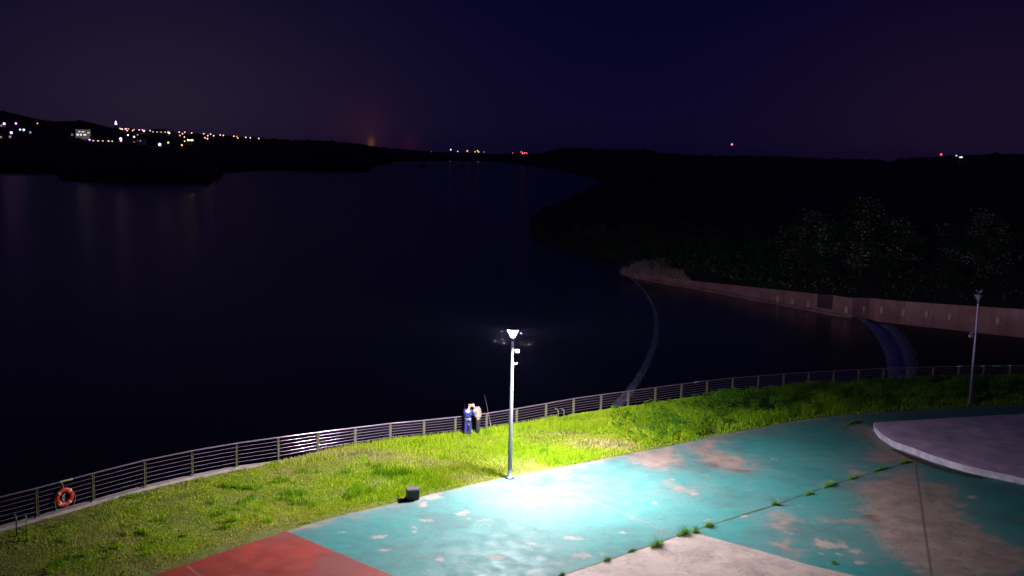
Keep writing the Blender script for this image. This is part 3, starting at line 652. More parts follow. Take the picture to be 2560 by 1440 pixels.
# ---------------------------------------------------------------- people
def skinned(name, pts, edges, radii, mat, parent, sub=2, extra=None):
    me = bpy.data.meshes.new(name); me.from_pydata([tuple(p) for p in pts], edges, []); me.update()
    o = link(name, me, mat, parent)
    md = o.modifiers.new('skin', 'SKIN'); md.use_smooth_shade = True
    for i, r in enumerate(radii): me.skin_vertices[0].data[i].radius = (r, r) if not isinstance(r, tuple) else r
    me.skin_vertices[0].data[0].use_root = True
    s = o.modifiers.new('sub', 'SUBSURF'); s.levels = sub; s.render_levels = sub
    return o
def person(loc, rz, label, J, mats, cap=True, bulk=1.0):
    """J: joints in metres; x right, y forward, z up"""
    root = empty('person', loc, rz); root.scale = (1.07,)*3; tag(root, label, 'person', 'people fishing at the fence')
    V = {k: Vector(v) for k, v in J.items()}
    # body: one continuous skinned figure with head, hands and fingers
    names = []; pts = []; rad = []; edges = []
    def add(n, p, r, par=None):
        names.append(n); pts.append(Vector(p)); rad.append(r)
        if par: edges.append((names.index(par), len(names)-1))
    add('pelvis', V['pelvis'], (.15, .11)); add('waist', V['waist'], (.13, .10), 'pelvis'); add('chest', V['chest'], (.16, .115), 'waist'); add('neck0', V['neck'], .055, 'chest')
    hd = (V['head']-V['neck']).normalized()
    add('jaw', V['neck']+hd*.09, .062, 'neck0'); add('face', V['head'], .088, 'jaw'); add('crown', V['head']+hd*.075, .07, 'face')
    fwd = V['look'].normalized()
    add('nose', V['head']+fwd*.112-hd*.01, .011, 'face')
    rgt = fwd.cross(hd).normalized()
    for s_, nm in ((-1, 'l'), (1, 'r')):
        add('ear'+nm, V['head']+rgt*s_*.092-hd*.005, .016, 'face')
        add('sh'+nm, V['sh'+nm], .062, 'chest'); add('el'+nm, V['el'+nm], .043, 'sh'+nm); add('wr'+nm, V['wr'+nm], .028, 'el'+nm)
        dr = (V['wr'+nm]-V['el'+nm]).normalized(); side = dr.cross(Vector((0, 0, 1))).normalized()
        add('palm'+nm, V['wr'+nm]+dr*.06, (.036, .02), 'wr'+nm)
        for k, ln in enumerate((.07, .08, .075, .06)):
            b0 = V['wr'+nm]+dr*.095+side*(k-1.5)*.021; add('k%d%s' % (k, nm), b0, .0095, 'palm'+nm)
            add('f%d%s' % (k, nm), b0+dr*ln*.6-Vector((0, 0, .02)), .008, 'k%d%s' % (k, nm)); add('t%d%s' % (k, nm), b0+dr*ln*.75-Vector((0, 0, .05)), .007, 'f%d%s' % (k, nm))
        tb = V['wr'+nm]+dr*.04+side*-.035*s_; add('th'+nm, tb, .011, 'palm'+nm); add('tt'+nm, tb+dr*.04-side*.02*s_, .009, 'th'+nm)
        add('hip'+nm, V['hip'+nm], .088, 'pelvis'); add('kn'+nm, V['kn'+nm], .058, 'hip'+nm); add('an'+nm, V['an'+nm], .04, 'kn'+nm); add('toe'+nm, V['an'+nm]+Vector((0, .15, -.05)), .035, 'an'+nm)
    skinned('body', pts, edges, rad, mats['skin'], root)
    # jacket
    pts2 = [V['waist']+Vector((0, 0, -.16)), V['waist'], V['chest'], V['neck']+Vector((0, 0, -.045)), V['shl'], V['ell'], V['wrl'], V['shr'], V['elr'], V['wrr']]
    e2 = [(0, 1), (1, 2), (2, 3), (2, 4), (4, 5), (5, 6), (2, 7), (7, 8), (8, 9)]
    skinned('jacket', pts2, e2, [(.185*bulk, .145*bulk), (.175*bulk, .14*bulk), (.19*bulk, .145*bulk), .075, .088*bulk, .066*bulk, .05, .088*bulk, .066*bulk, .05], mats['jacket'], root)
    pts3 = [V['pelvis']+Vector((0, 0, .06)), V['pelvis'], V['hipl'], V['knl'], V['anl']+Vector((0, 0, .02)), V['hipr'], V['knr'], V['anr']+Vector((0, 0, .02))]
    skinned('trousers', pts3, [(0, 1), (1, 2), (2, 3), (3, 4), (1, 5), (5, 6), (6, 7)], [(.165, .13), (.165, .13), .112, .082, .07, .112, .082, .07], mats['trousers'], root)
    for nm in 'lr':
        bm = bmesh.new(); p = V['an'+nm]; ellipsoid(bm, p+Vector((0, .07, -.045)), (.052, .145, .05), 2); box(bm, p+Vector((0, .06, -.082)), (.09, .27, .025), 0, .01)
        bobj('shoe', bm, M['dark'], root)
    # hair or cap
    bm = bmesh.new(); rot = hd.to_track_quat('Z', 'Y').to_matrix()
    if cap:
        ellipsoid(bm, V['head']+hd*.045-fwd*.012, (.102, .108, .082), 3, rot=rot)
        ellipsoid(bm, V['head']+hd*.05+fwd*.12, (.065, .06, .012), 2, rot=rot)
        bobj('cap', bm, mats['cap'], root)
    else:
        ellipsoid(bm, V['head']+hd*.03-fwd*.02, (.100, .106, .095), 3, rot=rot); bobj('hair', bm, mats['cap'], root)
    for s_ in (-1, 1):
        bm = bmesh.new(); ellipsoid(bm, V['head']+fwd*.086+rgt*s_*.032+hd*.008, (.011,)*3, 1); bobj('eye', bm, M['dark'], root)
    bm = bmesh.new(); ellipsoid(bm, V['head']+fwd*.082-hd*.048, (.024, .01, .006), 1); bobj('mouth', bm, simple('lips', (.4, .14, .12)), root)
    return root, V
skin = simple('skin', (.55, .33, .24), .5)
pa = G(1169, 1094); pb = G(1196, 1091)
FZ = .06
J1 = dict(pelvis=(0, 0, .93), waist=(0, .02, 1.08), chest=(0, .05, 1.33), neck=(.01, .09, 1.50), head=(.05, .16, 1.63), look=(.55, .75, -.45),
          shl=(-.19, .04, 1.42), ell=(-.27, .16, 1.17), wrl=(-.14, .36, 1.10), shr=(.19, .08, 1.42), elr=(.27, .22, 1.18), wrr=(.2, .42, 1.2),
          hipl=(-.09, 0, .88), knl=(-.12, .03, .48), anl=(-.13, 0, .09), hipr=(.09, 0, .88), knr=(.13, .04, .48), anr=(.14, -.02, .09))
blue = simple('blue_jacket', (.010, .024, .20), .75, nscale=9, namt=.35, bump=.3); blue2 = simple('blue_trousers', (.035, .035, .24), .8, nscale=9, namt=.3, bump=.3)
r1, V1 = person(Vector((pa.x, pa.y, FZ)), math.radians(-12), 'person in blue jacket and blue trousers wearing a tan cap, head bowed', J1, dict(skin=skin, jacket=blue, trousers=blue2, cap=simple('tan_cap', (.38, .20, .11), .8)))
bm = bmesh.new(); box(bm, (.14, -.16, 1.0), (.16, .08, .12), .2, .03); tube(bm, [(-.16, -.05, 1.02), (-.05, -.15, 1.0), (.1, -.15, 1.02), (.19, 0, 1.03)], .014, 6)
bobj('waist_bag', bm, simple('grey_pouch', (.35, .33, .33), .8, nscale=12), r1)
bm = bmesh.new(); box(bm, (.07, -.108, 1.42), (.05, .012, .04), 0, .004); bobj('back_badge', bm, simple('badge', (.7, .75, .9), .5), r1)
J2 = dict(pelvis=(0, 0, .95), waist=(0, .04, 1.10), chest=(0, .12, 1.34), neck=(0, .22, 1.50), head=(0, .33, 1.58), look=(0, .75, -.75),
          shl=(-.2, .12, 1.44), ell=(-.25, .33, 1.22), wrl=(-.08, .50, 1.26), shr=(.2, .12, 1.44), elr=(.25, .30, 1.20), wrr=(.10, .50, 1.24),
          hipl=(-.09, 0, .90), knl=(-.11, .02, .48), anl=(-.12, 0, .09), hipr=(.09, 0, .90), knr=(.12, .05, .48), anr=(.14, .05, .09))
white = simple('cream_jacket', (.34, .29, .25), .8, nscale=7, namt=.15, bump=.3)
r2, V2 = person(Vector((pb.x, pb.y, FZ)), math.radians(70), 'person in a cream white top and dark trousers bending towards the person in blue', J2, dict(skin=skin, jacket=white, trousers=simple('dark_trousers', (.035, .03, .035), .8, nscale=8), cap=simple('cream_cap', (.52, .42, .33), .8)), bulk=1.35)
bm = bmesh.new(); lathe(bm, [(.03, -.05), (.035, .03), (.028, .035)], 12, (0, 0, 0)); bmesh.ops.rotate(bm, cent=(0, 0, 0), matrix=Matrix.Rotation(math.radians(-75), 3, 'X'), verts=bm.verts)
hp = r2.matrix_basis@(Vector(J2['head'])+Vector((0, .10, .05)))
tag(bobj('headlamp', bm, emit('headlamp_lens', (1, .9, .78), 4), loc=hp), 'glowing white headlamp worn on the forehead of the person in the cream top', 'headlamp')

# ---------------------------------------------------------------- water
wmat = bpy.data.materials.new('water'); wmat.use_nodes = True; t = wmat.node_tree; bs = t.nodes['Principled BSDF']; tcn = t.nodes.new('ShaderNodeTexCoord')
bs.inputs['Base Color'].default_value = (.0008, .0012, .0030, 1); bs.inputs['Roughness'].default_value = .24; bs.inputs['IOR'].default_value = 1.33
bp = t.nodes.new('ShaderNodeBump'); bp.inputs['Strength'].default_value = .32; bp.inputs['Distance'].default_value = .05
t.links.new(mth('ADD', noi(.7, 4, .6), mth('MULTIPLY', noi(.08, 3, .5), 2.0)), bp.inputs['Height']); t.links.new(bp.outputs[0], bs.inputs['Normal'])
ARC1 = [(1572, 694), (1590, 708), (1612, 732), (1628, 760), (1636, 790), (1636, 825), (1630, 860), (1615, 900), (1592, 940), (1565, 978), (1538, 1010), (1500, 1050)]
ARC2 = [(2135, 796), (2158, 808), (2180, 830), (2200, 862), (2213, 895), (2218, 925), (2219, 955), (2215, 1000)]
P1Z = WZ-.35; P2Z = WZ-1.15
def arcline(px, z, n=60):
    A_ = np.array([[*G(x, y, z)[:2]] for x, y in px]); d = np.r_[0, np.cumsum(np.linalg.norm(np.diff(A_, axis=0), axis=1))]; q = np.linspace(0, d[-1], n)
    return smoothline(np.c_[np.interp(q, d, A_[:, 0]), np.interp(q, d, A_[:, 1])], 6)
A1 = arcline(ARC1, WZ); A2 = arcline(ARC2, P1Z)
def sheet(name, pts, z, mat, kind='structure'):
    bm = bmesh.new(); bm.faces.new([bm.verts.new((p[0], p[1], z)) for p in pts])
    bmesh.ops.triangulate(bm, faces=bm.faces[:]); bmesh.ops.recalc_face_normals(bm, faces=bm.faces)
    me = bpy.data.meshes.new(name); bm.to_mesh(me); bm.free()
    if me.polygons[0].normal.z < 0: me.flip_normals()
    return tag(link(name, me, mat), kind=kind)
s1 = A1[0]; wallx = G(1545, 684, WZ)
up = [(-9000, 18000), (9000, 18000), (9000, 1200), (160, 400), (60, 190), (wallx.x+.3, wallx.y+.4)]+[tuple(p) for p in A1]+[(A1[-1][0]-1, 62), (-45, 30), (-9000, 30)]
sheet('water', up, WZ, wmat)
p1 = [(A1[0][0], A1[0][1])]+[tuple(p) for p in A1]+[(A1[-1][0], 60)]+[(A2[-1][0]-3, 60)]+[tuple(p) for p in A2[::-1]]+[tuple(A2[0]+np.array([3, 3])), (A1[0][0]+6, A1[0][1]+8)]
sheet('water', p1[1:], P1Z, wmat)
wturb = wmat.copy(); wturb.name = 'turbulent_water'; wturb.node_tree.nodes['Principled BSDF'].inputs['Roughness'].default_value = .6
sheet('water', [(10, 50), (400, 50), (400, 260), (10, 260)], P2Z, wturb)
# foam on the two curved weirs
foam = bpy.data.materials.new('weir_foam'); foam.use_nodes = True; t = foam.node_tree; bs = t.nodes['Principled BSDF']; tcn = t.nodes.new('ShaderNodeTexCoord')
at = t.nodes.new('ShaderNodeAttribute'); at.attribute_name = 'across'; at2 = t.nodes.new('ShaderNodeAttribute'); at2.attribute_name = 'along'
cmb = t.nodes.new('ShaderNodeCombineXYZ'); t.links.new(mth('MULTIPLY', at2.outputs['Fac'], 9.0), cmb.inputs[0]); t.links.new(mth('MULTIPLY', at.outputs['Fac'], 1.2), cmb.inputs[1])
nz = t.nodes.new('ShaderNodeTexNoise'); nz.inputs['Scale'].default_value = 1.0; nz.inputs['Detail'].default_value = 4; t.links.new(cmb.outputs[0], nz.inputs['Vector'])
fcol = mix(rng_(nz.outputs[0], .3, .7), (.55, .50, .95), (.85, .80, 1.0))
t.links.new(fcol, bs.inputs['Base Color']); bs.inputs['Roughness'].default_value = .5
edge = mth('MULTIPLY', rng_(at.outputs['Fac'], 0, .18), rng_(at.outputs['Fac'], .35, 1.0, 1, 0))
tl = t.nodes.new('ShaderNodeBsdfTranslucent'); t.links.new(fcol, tl.inputs[0]); tlm = t.nodes.new('ShaderNodeMixShader'); tlm.inputs[0].default_value = .15
al = mth('MULTIPLY', edge, rng_(nz.outputs[0], .25, .6, .35, 1.0)); bs.inputs['Alpha'].default_value = 1
trn = t.nodes.new('ShaderNodeBsdfTransparent'); am = t.nodes.new('ShaderNodeMixShader'); t.links.new(bs.outputs[0], tlm.inputs[1]); t.links.new(tl.outputs[0], tlm.inputs[2])
t.links.new(al, am.inputs[0]); t.links.new(trn.outputs[0], am.inputs[1]); t.links.new(tlm.outputs[0], am.inputs[2]); t.links.new(am.outputs[0], t.nodes['Material Output'].inputs[0])
frothm = attrmat('froth', 'tint', [(0, (.45, .42, .95)), (1, (.85, .82, 1.0))], .6, .3)
def weir(A_, z0, z1, w_, wtaper, name, label, tail):
    n = len(A_); m_ = 14; tg = np.gradient(A_, axis=0); tg /= np.linalg.norm(tg, axis=1)[:, None]; nr_ = np.c_[-tg[:, 1], tg[:, 0]]
    nr_[nr_[:, 0] < 0] *= 1; s_ = np.linspace(0, 1, n); 
    if nr_[n//2, 0] < 0: nr_ = -nr_
    V = np.zeros((n, m_, 3)); ac = np.zeros((n, m_)); alg = np.zeros((n, m_))
    for j in range(m_):
        q = j/(m_-1); wd = w_*np.interp(s_, [0, 1], wtaper)
        V[:, j, :2] = A_+nr_*(wd*q)[:, None]; V[:, j, 2] = z0+.05+(z1+.03-z0-.05)*min(1, q/tail)**1.3+.05*w_/1.3*math.sin(math.pi*q)*(.8+.4*np.sin(np.arange(n)*1.9+j*1.3)*.5); ac[:, j] = q; alg[:, j] = s_*30
    idx = np.arange(n*m_).reshape(n, m_); F = np.stack([idx[:-1, :-1], idx[1:, :-1], idx[1:, 1:], idx[:-1, 1:]], -1).reshape(-1, 4)
    me = npmesh(name, V.reshape(-1, 3), F, dict(across=ac.ravel(), along=alg.ravel()))
    if me.polygons[0].normal.z < 0: me.flip_normals()
    root = empty(name, (A_[n//2][0], A_[n//2][1], z1)); tag(root, label, 'weir', 'curved weirs across the channel')
    o = link('falling_water', me, foam, root); o.matrix_parent_inverse = Matrix.Translation(-root.location)
    nq = int(12000*w_/1.3); si = rng.random(nq)*(n-1); i0_ = si.astype(int); fr_ = (si-i0_)[:, None]; i1_ = np.minimum(i0_+1, n-1); qq = rng.beta(1.6, 2.6, nq); wd = w_*np.interp(si/(n-1), [0, 1], wtaper)
    pq = A_[i0_]*(1-fr_)+A_[i1_]*fr_+nr_[i0_]*(wd*qq)[:, None]; zq = z0+.06+(z1+.03-z0-.05)*np.minimum(1, qq/tail)**1.3+.12*rng.random(nq)
    Vq, Tq, Cq = leaves(pq[:, 0], pq[:, 1], zq, .05+.07*rng.random(nq), rng.random(nq), 1.4, 0)
    fo = link('froth', npmesh('froth', Vq, Tq, dict(tint=Cq)), frothm, root); fo.matrix_parent_inverse = Matrix.Translation(-root.location)
    bm = bmesh.new(); pv = None
    for i in range(n):
        p = Vector((*A_[i], 0)); q = Vector((*nr_[i], 0))
        r = [bm.verts.new(p-q*.25+Vector((0, 0, z0-1))), bm.verts.new(p-q*.25+Vector((0, 0, z0-.02))), bm.verts.new(p+q*.02+Vector((0, 0, z0+.005))), bm.verts.new(p+q*.3+Vector((0, 0, z1-1)))]
        if pv:
            for k in range(3): bm.faces.new((pv[k], pv[k+1], r[k+1], r[k]))
        pv = r
    o = bobj('sill', bm, simple('wet_concrete', (.06, .055, .06), .4), root); o.matrix_parent_inverse = Matrix.Translation(-root.location)
weir(A1, WZ, P1Z, .8, (.9, .7), 'weir', 'thin curved weir with pale falling water across the middle of the channel', .5)
weir(A2, P1Z, P2Z, 3.6, (1.5, .62), 'weir', 'broad curved weir with blue violet falling water nearest the right concrete wall', .55)

# ---------------------------------------------------------------- concrete channel wall on the right bank
wallm = bpy.data.materials.new('channel_wall'); wallm.use_nodes = True; t = wallm.node_tree; bs = t.nodes['Principled BSDF']; tcn = t.nodes.new('ShaderNodeTexCoord')
wc = mix(rng_(noi(.25, 5), .35, .65), (.42, .19, .23), (.66, .34, .42)); wc = mix(rng_(noi(1.0, 5, .6, ((.9, .9, .12), 0)), .5, .75, 0, .5), wc, (.16, .10, .10))
t.links.new(wc, bs.inputs['Base Color']); bs.inputs['Roughness'].default_value = .9
wl_top = [(1548, 681), (1600, 687), (1720, 701), (1900, 720), (2040, 735), (2160, 746), (2330, 759), (2560, 774), (2800, 790)]
a = G(1552, 690, WZ-.3); b2 = G(1724, 720, P1Z); c1 = G(2120, 795, P1Z); c2 = G(2178, 790, P1Z-.1); d2 = G(2560, 845, P2Z); e2 = d2+(d2-c2)*.65
base = [a, b2, c1, c2, d2, e2]
bx = np.array([[p.x, p.y] for p in base]); dd = np.r_[0, np.cumsum(np.linalg.norm(np.diff(bx, axis=0), axis=1))]
WL = []
for s in np.linspace(0, dd[-1], 90): WL.append(Vector((np.interp(s, dd, bx[:, 0]), np.interp(s, dd, bx[:, 1]), 0)))
def pxof(p):
    q = p-Vector((0, 0, CH)); return 1280+FPX*q.dot(RT)/q.dot(FW), 720-FPX*q.dot(UP)/q.dot(FW)
WTOP = []
for p in WL:
    px = pxof(p+Vector((0, 0, -2)))[0]; ty = np.interp(px, [q[0] for q in wl_top], [q[1] for q in wl_top]); WTOP.append(AT(px, ty, p.y).z)
WTOP = smoothline(np.array(WTOP), 8)
root = empty('channel_wall', WL[30]); tag(root, 'long pinkish concrete channel wall on the far right bank', 'wall'); inv = Matrix.Translation(-WL[30])
bm = bmesh.new(); pv = None
for p, zt in zip(WL, WTOP):
    nrm_ = Vector((.55, .83, 0))
    r = [bm.verts.new(p+Vector((0, 0, -7))), bm.verts.new(p+nrm_*.12+Vector((0, 0, zt))), bm.verts.new(p+nrm_*.5+Vector((0, 0, zt))), bm.verts.new(p+nrm_*.5+Vector((0, 0, -7)))]
    if pv:
        for k in range(3): bm.faces.new((pv[k], pv[k+1], r[k+1], r[k]))
    pv = r
o = bobj('panel', bm, wallm, root); o.matrix_parent_inverse = inv
# low lip along the waterline of the first pool
bm = bmesh.new(); pv = None
for k in range(8, 62):
    p = WL[k]
    if p.x > c1.x-.5: break
    nrm_ = Vector((-.2, -.98, 0)); hz = P1Z+.28+.06*math.sin(k*1.7)
    r = [bm.verts.new(p+nrm_*.45+Vector((0, 0, P1Z-1))), bm.verts.new(p+nrm_*.42+Vector((0, 0, hz))), bm.verts.new(p+nrm_*.05+Vector((0, 0, hz+.12)))]
    if pv:
        for q in range(2): bm.faces.new((pv[q], pv[q+1], r[q+1], r[q]))
    pv = r
o = bobj('footing', bm, wallm, root); o.matrix_parent_inverse = inv
pale = simple('pale_drain_stain', (.75, .55, .58), .9, nscale=2)
for px in (1940, 1978, 2018, 2112, 2158, 2208, 2262, 2316, 2374, 2495):
    j = min(range(90), key=lambda q: abs(pxof(WL[q]+Vector((0, 0, -3)))[0]-px)); p = WL[j]; tg_ = (WL[min(j+1, 89)]-WL[max(j-1, 0)]).normalized(); zc = (WTOP[j]+P2Z)/2+.1
    bm = bmesh.new(); box(bm, p+Vector((-.1, -.12, zc)), (.42, .1, .9), math.atan2(tg_.y, tg_.x), .02); o = bobj('weep_hole', bm, pale, root); o.matrix_parent_inverse = inv
j = min(range(90), key=lambda q: abs(pxof(WL[q]+Vector((0, 0, -3)))[0]-2062)); p = WL[j]; tg_ = (WL[j+1]-WL[j-1]).normalized()
bm = bmesh.new(); box(bm, p+Vector((0, -.06, (WTOP[j]+P1Z)/2+.35)), (2.6, .16, WTOP[j]-P1Z-.7), math.atan2(tg_.y, tg_.x), .01); o = bobj('gate_plate', bm, simple('dark_gate', (.13, .06, .09), .8, nscale=1.5), root); o.matrix_parent_inverse = inv

# ---------------------------------------------------------------- lands
landm = simple('dark_meadow', (.035, .05, .025), .95, nscale=.12, namt=.6)
def strip_land(name, cols, mat, jitter=0.0, seed=0, sub=1, attrs=None):
    """cols: list of lists of 3D points from shore to back"""
    V = np.array([[tuple(p) for p in c] for c in cols]); n, m_, _ = V.shape
    idx = np.arange(n*m_).reshape(n, m_); F = np.stack([idx[:-1, :-1], idx[1:, :-1], idx[1:, 1:], idx[:-1, 1:]], -1).reshape(-1, 4)
    me = npmesh(name, V.reshape(-1, 3), F); me.flip_normals() if me.polygons[len(me.polygons)//2].normal.z < 0 else None
    return tag(link(name, me, mat), kind='structure')
SK = [(-300, 262), (-100, 272), (0, 279), (41, 288), (55, 301), (164, 306), (197, 303), (227, 319), (273, 321), (410, 332), (547, 340), (656, 347), (700, 350), (825, 354), (887, 360), (950, 368), (1075, 379), (1231, 385),
      (1350, 385), (1372, 378), (1403, 371), (1500, 374), (1603, 374), (1645, 384), (1790, 391), (1914, 391), (2038, 397), (2204, 401), (2216, 408), (2245, 399), (2328, 394), (2494, 386), (2560, 388), (2900, 384)]
def sky_y(x): return float(np.interp(x, [q[0] for q in SK], [q[1] for q in SK]))
def hor(x): return HY+(x-1280)*math.tan(ROLL)
# left shore: from the waterline up to the ridge, the town stands on it
SHL = [(-300, 428), (0, 432), (140, 434), (152, 453), (545, 451), (560, 432), (660, 425), (935, 418), (950, 404), (1100, 402), (1250, 403)]
def shore_y(x): return float(np.interp(x, [q[0] for q in SHL], [q[1] for q in SHL]))
def left_surf(x, y):
    ys, yr = shore_y(x), sky_y(x); s = max(0, min(1, (ys-y)/(ys-yr))); ds = G(x, ys, WZ).y; dr = max(1700, ds*1.3) if x > 0 else 1700
    dep = ds+(dr-ds)*s**1.9; return AT(x, y, dep)
cols = []
for x in range(-300, 1262, 4):
    ys, yr = shore_y(x)+random.uniform(-.6, .6), sky_y(x); c = [G(x, ys, WZ-1.5)]
    for k in range(1, 12):
        s = k/12; p = left_surf(x, ys+(yr+2-ys)*s); p.z += (noise.noise((x*.02, s*9, 3))-.3)*1.2*min(1, s*3); c.append(p)
    top = left_surf(x, yr); top.z += noise.noise((x*.09, 2, 1))*4+noise.noise((x*.35, 2, 1))*2.4; c.append(top); c.append(top+Vector((0, 300, -20))); cols.append(c)
strip_land('hills', cols, landm)
# right land
SHR = [(1240, 405), (1330, 415), (1400, 428), (1470, 442), (1515, 456), (1480, 478), (1425, 505), (1345, 535), (1318, 560), (1325, 590), (1390, 618), (1450, 632), (1530, 655), (1556, 676)]
pts = [G(x, y, WZ) for x, y in SHR]
shore = [Vector((p.x, p.y, WZ-1)) for p in pts]+[Vector((p.x+.28, p.y+.42, z)) for p, z in zip(WL, WTOP)][2:]
cols = []
# fan of columns from shoreline points out towards the right hills
S2 = []
for i in range(len(shore)-1):
    for k in range(5 if i < 14 else 1): S2.append(shore[i].lerp(shore[i+1], k/5))
S2.append(shore[-1])
nS = len(S2)
for i, p in enumerate(S2):
    f = i/(nS-1); tx = 1262+(2900-1262)*f**.9; ty = sky_y(tx); dr = np.interp(tx, [1262, 1500, 2200, 2900], [5200, 1900, 1500, 1300]); tpt = AT(tx, ty, dr); c = [p.copy()]
    zin = p.z if p.z > -4 else -2.6
    for k in range(1, 16):
        s = (k/15)**2.2; q = p.lerp(tpt, s); flat = zin+(1.5-zin)*min(1, s*6); zz_ = flat if s < .25 else flat+(tpt.z-flat)*((s-.25)/.75)**1.3
        q.z = zz_+noise.noise((q.x*.02, q.y*.02, 0))*min(1.5, 12*s+.1)*1.0; c.append(q)
    c[-1].z = tpt.z+noise.noise((tx*.06, 3, 4))*6; c.append(c[-1]+Vector((80, 300, -20))); cols.append(c)
strip_land('hills', cols, landm)
# far ridge skirts so no gap opens at the far end of the water
cols = []
for x in range(900, 2900, 12):
    y = min(sky_y(x)+2, hor(x)-2); b0 = AT(x, hor(x)+3, 6000); b0.z = -6; cols.append([b0, AT(x, y, 6300)+Vector((0, 0, noise.noise((x*.05, 0, 9))*6)), AT(x, y, 6300)+Vector((0, 900, -60))])
strip_land('hills', cols, landm)

# foliage clumps: woods and trees
leafm = attrmat('tree_leaves', 'tint', [(0, (.02, .045, .014)), (.7, (.08, .15, .05)), (.9, (.22, .28, .18)), (1, (.55, .60, .50))], .7, .15)
farleaf = attrmat('far_leaves', 'tint', [(0, (.008, .014, .007)), (1, (.025, .04, .02))], .8)
bark = simple('bark', (.06, .045, .035), .9, nscale=5, namt=.4)
def crown_mesh(name, h, r, nclump, per, size, pale=0.0, low=.25, sx=1.0):
    cs = []
    for k in range(nclump):
        a = random.random()*6.283; q = random.random()**.5; zc = low*h+(h*(1-low))*random.random(); env = math.sin(math.pi*min(1, max(.12, (zc/h-low*.6)/(1-low*.6))))**.6
        cs.append((math.cos(a)*q*r*env*sx, math.sin(a)*q*r*env, zc, r*random.uniform(.18, .34), random.random()))
    C = np.array(cs); rp = np.repeat(C, per, 0); n = len(rp); d = rng.standard_normal((n, 3)); d /= np.linalg.norm(d, axis=1)[:, None]; rad = rp[:, 3]*rng.random(n)**.4
    P_ = rp[:, :3]+d*rad[:, None]*np.array([1.15, 1.15, .8]); tn = np.clip(rp[:, 4]*.45+rng.random(n)*.3, 0, .85)
    if pale: tn = np.where((rng.random(n) < pale)*(rp[:, 4] > .5), .93+.07*rng.random(n), tn)
    V, T, Cc = leaves(P_[:, 0], P_[:, 1], P_[:, 2], size*(.6+.8*rng.random(n)), tn, 1.5)
    return npmesh(name, V, T, dict(tint=Cc)), C
def trunk_mesh(name, h, r, C):
    bm = bmesh.new(); tube(bm, [(0, 0, -.5), (.1*r, 0, h*.25), (-.05*r, .1, h*.5), (0, .1, h*.82)], [.05*h*.5, .036*h*.5, .022*h*.5, .004*h], 7)
    for k in range(0, len(C), max(1, len(C)//9)): c = Vector(C[k][:3]); s = Vector((0, 0, min(c.z*.6, h*.6))); tube(bm, [s, s.lerp(c, .5)+Vector((0, 0, .2)), c], [.012*h, .008*h, .003*h], 5)
    me = bpy.data.meshes.new(name); bm.to_mesh(me); bm.free(); me.materials.append(bark); return me
protos = {}
for nm, a in dict(round=(8, 4.2, 40, 90, .17, .03), wide=(7, 5.5, 46, 90, .17, .04), pale=(9, 6.5, 60, 110, .24, .55, .15), tall=(11, 3.6, 44, 80, .19, .02), shrub=(2.6, 2.0, 20, 80, .10, .04, .05), pshrub=(2.4, 1.8, 20, 90, .09, .30, .05)).items():
    me, C = crown_mesh('crown', *a); me.materials.append(leafm); protos[nm] = (me, trunk_mesh('trunk', a[0], a[1], C))
def landz(x, y):
    hit, loc, *_ = False, None, None
    return None
def plant(kind, p, s, name, label, cat, group):
    root = empty(name, p, random.random()*6.28); root.scale = (s,)*3; tag(root, label, cat, group)
    link2 = lambda n, me: COL.objects.link(n)
    for nm, me in zip(('crown', 'trunk') if 'shrub' not in kind else ('foliage', 'stem'), protos[kind]):
        o = bpy.data.objects.new(nm, me); COL.objects.link(o); o.parent = root
    return root
def ground_right(px, py, z=-1.6): g = G(px, py, z); return g
for (x, y, s, kind, lab) in [(2010, 668, 1.0, 'pale', 'pale leaved tree, left one of the faintly lit pair above the concrete wall'), (2150, 690, 1.25, 'pale', 'large pale leaved tree, biggest and brightest of those above the concrete wall'),
                             (2240, 676, .8, 'pale', 'smaller pale leaved tree tucked behind the right side of the largest one'), (2440, 690, 1.1, 'pale', 'dim pale leaved tree near the right edge above the wall'),
                             (2330, 655, .9, 'wide', 'dark broad tree between the largest pale tree and the dim one at the right'), (1895, 520, 1.1, 'pale', 'distant faintly lit tree beside the dull red field'),
                             (1640, 495, 1.3, 'round', 'dark round tree on the point of the right bank'), (1750, 560, 1.1, 'wide', 'dark spreading tree in the middle of the right bank'), (2540, 640, 1.3, 'tall', 'tall dark tree at the right edge of the photo')]:
    plant(kind, ground_right(x, y), s, 'tree', lab, 'tree', 'trees on the dark right bank')
for (x, y, s, kind, lab) in [(1350, 590, 1.7, 'shrub', 'dark bush at the tip of the right bank'), (1385, 560, 1.9, 'shrub', 'bush behind the tip of the right bank'), (1440, 600, 1.6, 'shrub', 'dark bush at the waterline right of the bank tip'),
                             (1492, 612, 1.8, 'pshrub', 'pale twiggy bush at the waterline left of the concrete wall'), (1530, 640, 1.2, 'shrub', 'low bush directly before the start of the wall'), (1570, 645, 1.1, 'shrub', 'green bush behind the start of the wall'),
                             (1500, 545, 2.0, 'shrub', 'large dark bush in the shore thicket above the pale twiggy bush'), (1640, 620, 1.5, 'shrub', 'bush uphill of the pale reeds'), (1700, 590, 1.6, 'pshrub', 'faintly lit bush uphill of the wall start'),
                             (1790, 650, 1.5, 'shrub', 'dark bush above the left third of the wall'), (1900, 660, 1.6, 'shrub', 'dark bush left of the pale leaved pair'), (1445, 520, 2.0, 'shrub', 'bush on the upper shoreline of the right bank'), (1560, 500, 2.0, 'shrub', 'highest bush of the shore thicket'),
                             (2360, 720, 1.2, 'shrub', 'bush just above the wall behind the unlit lamp post'), (2060, 700, 1.2, 'shrub', 'bush just above the dark gate plate in the wall')]:
    g = G(x, y, -2.2); plant(kind, g, s, 'bush', lab, 'bush', 'bushes on the dark right bank')
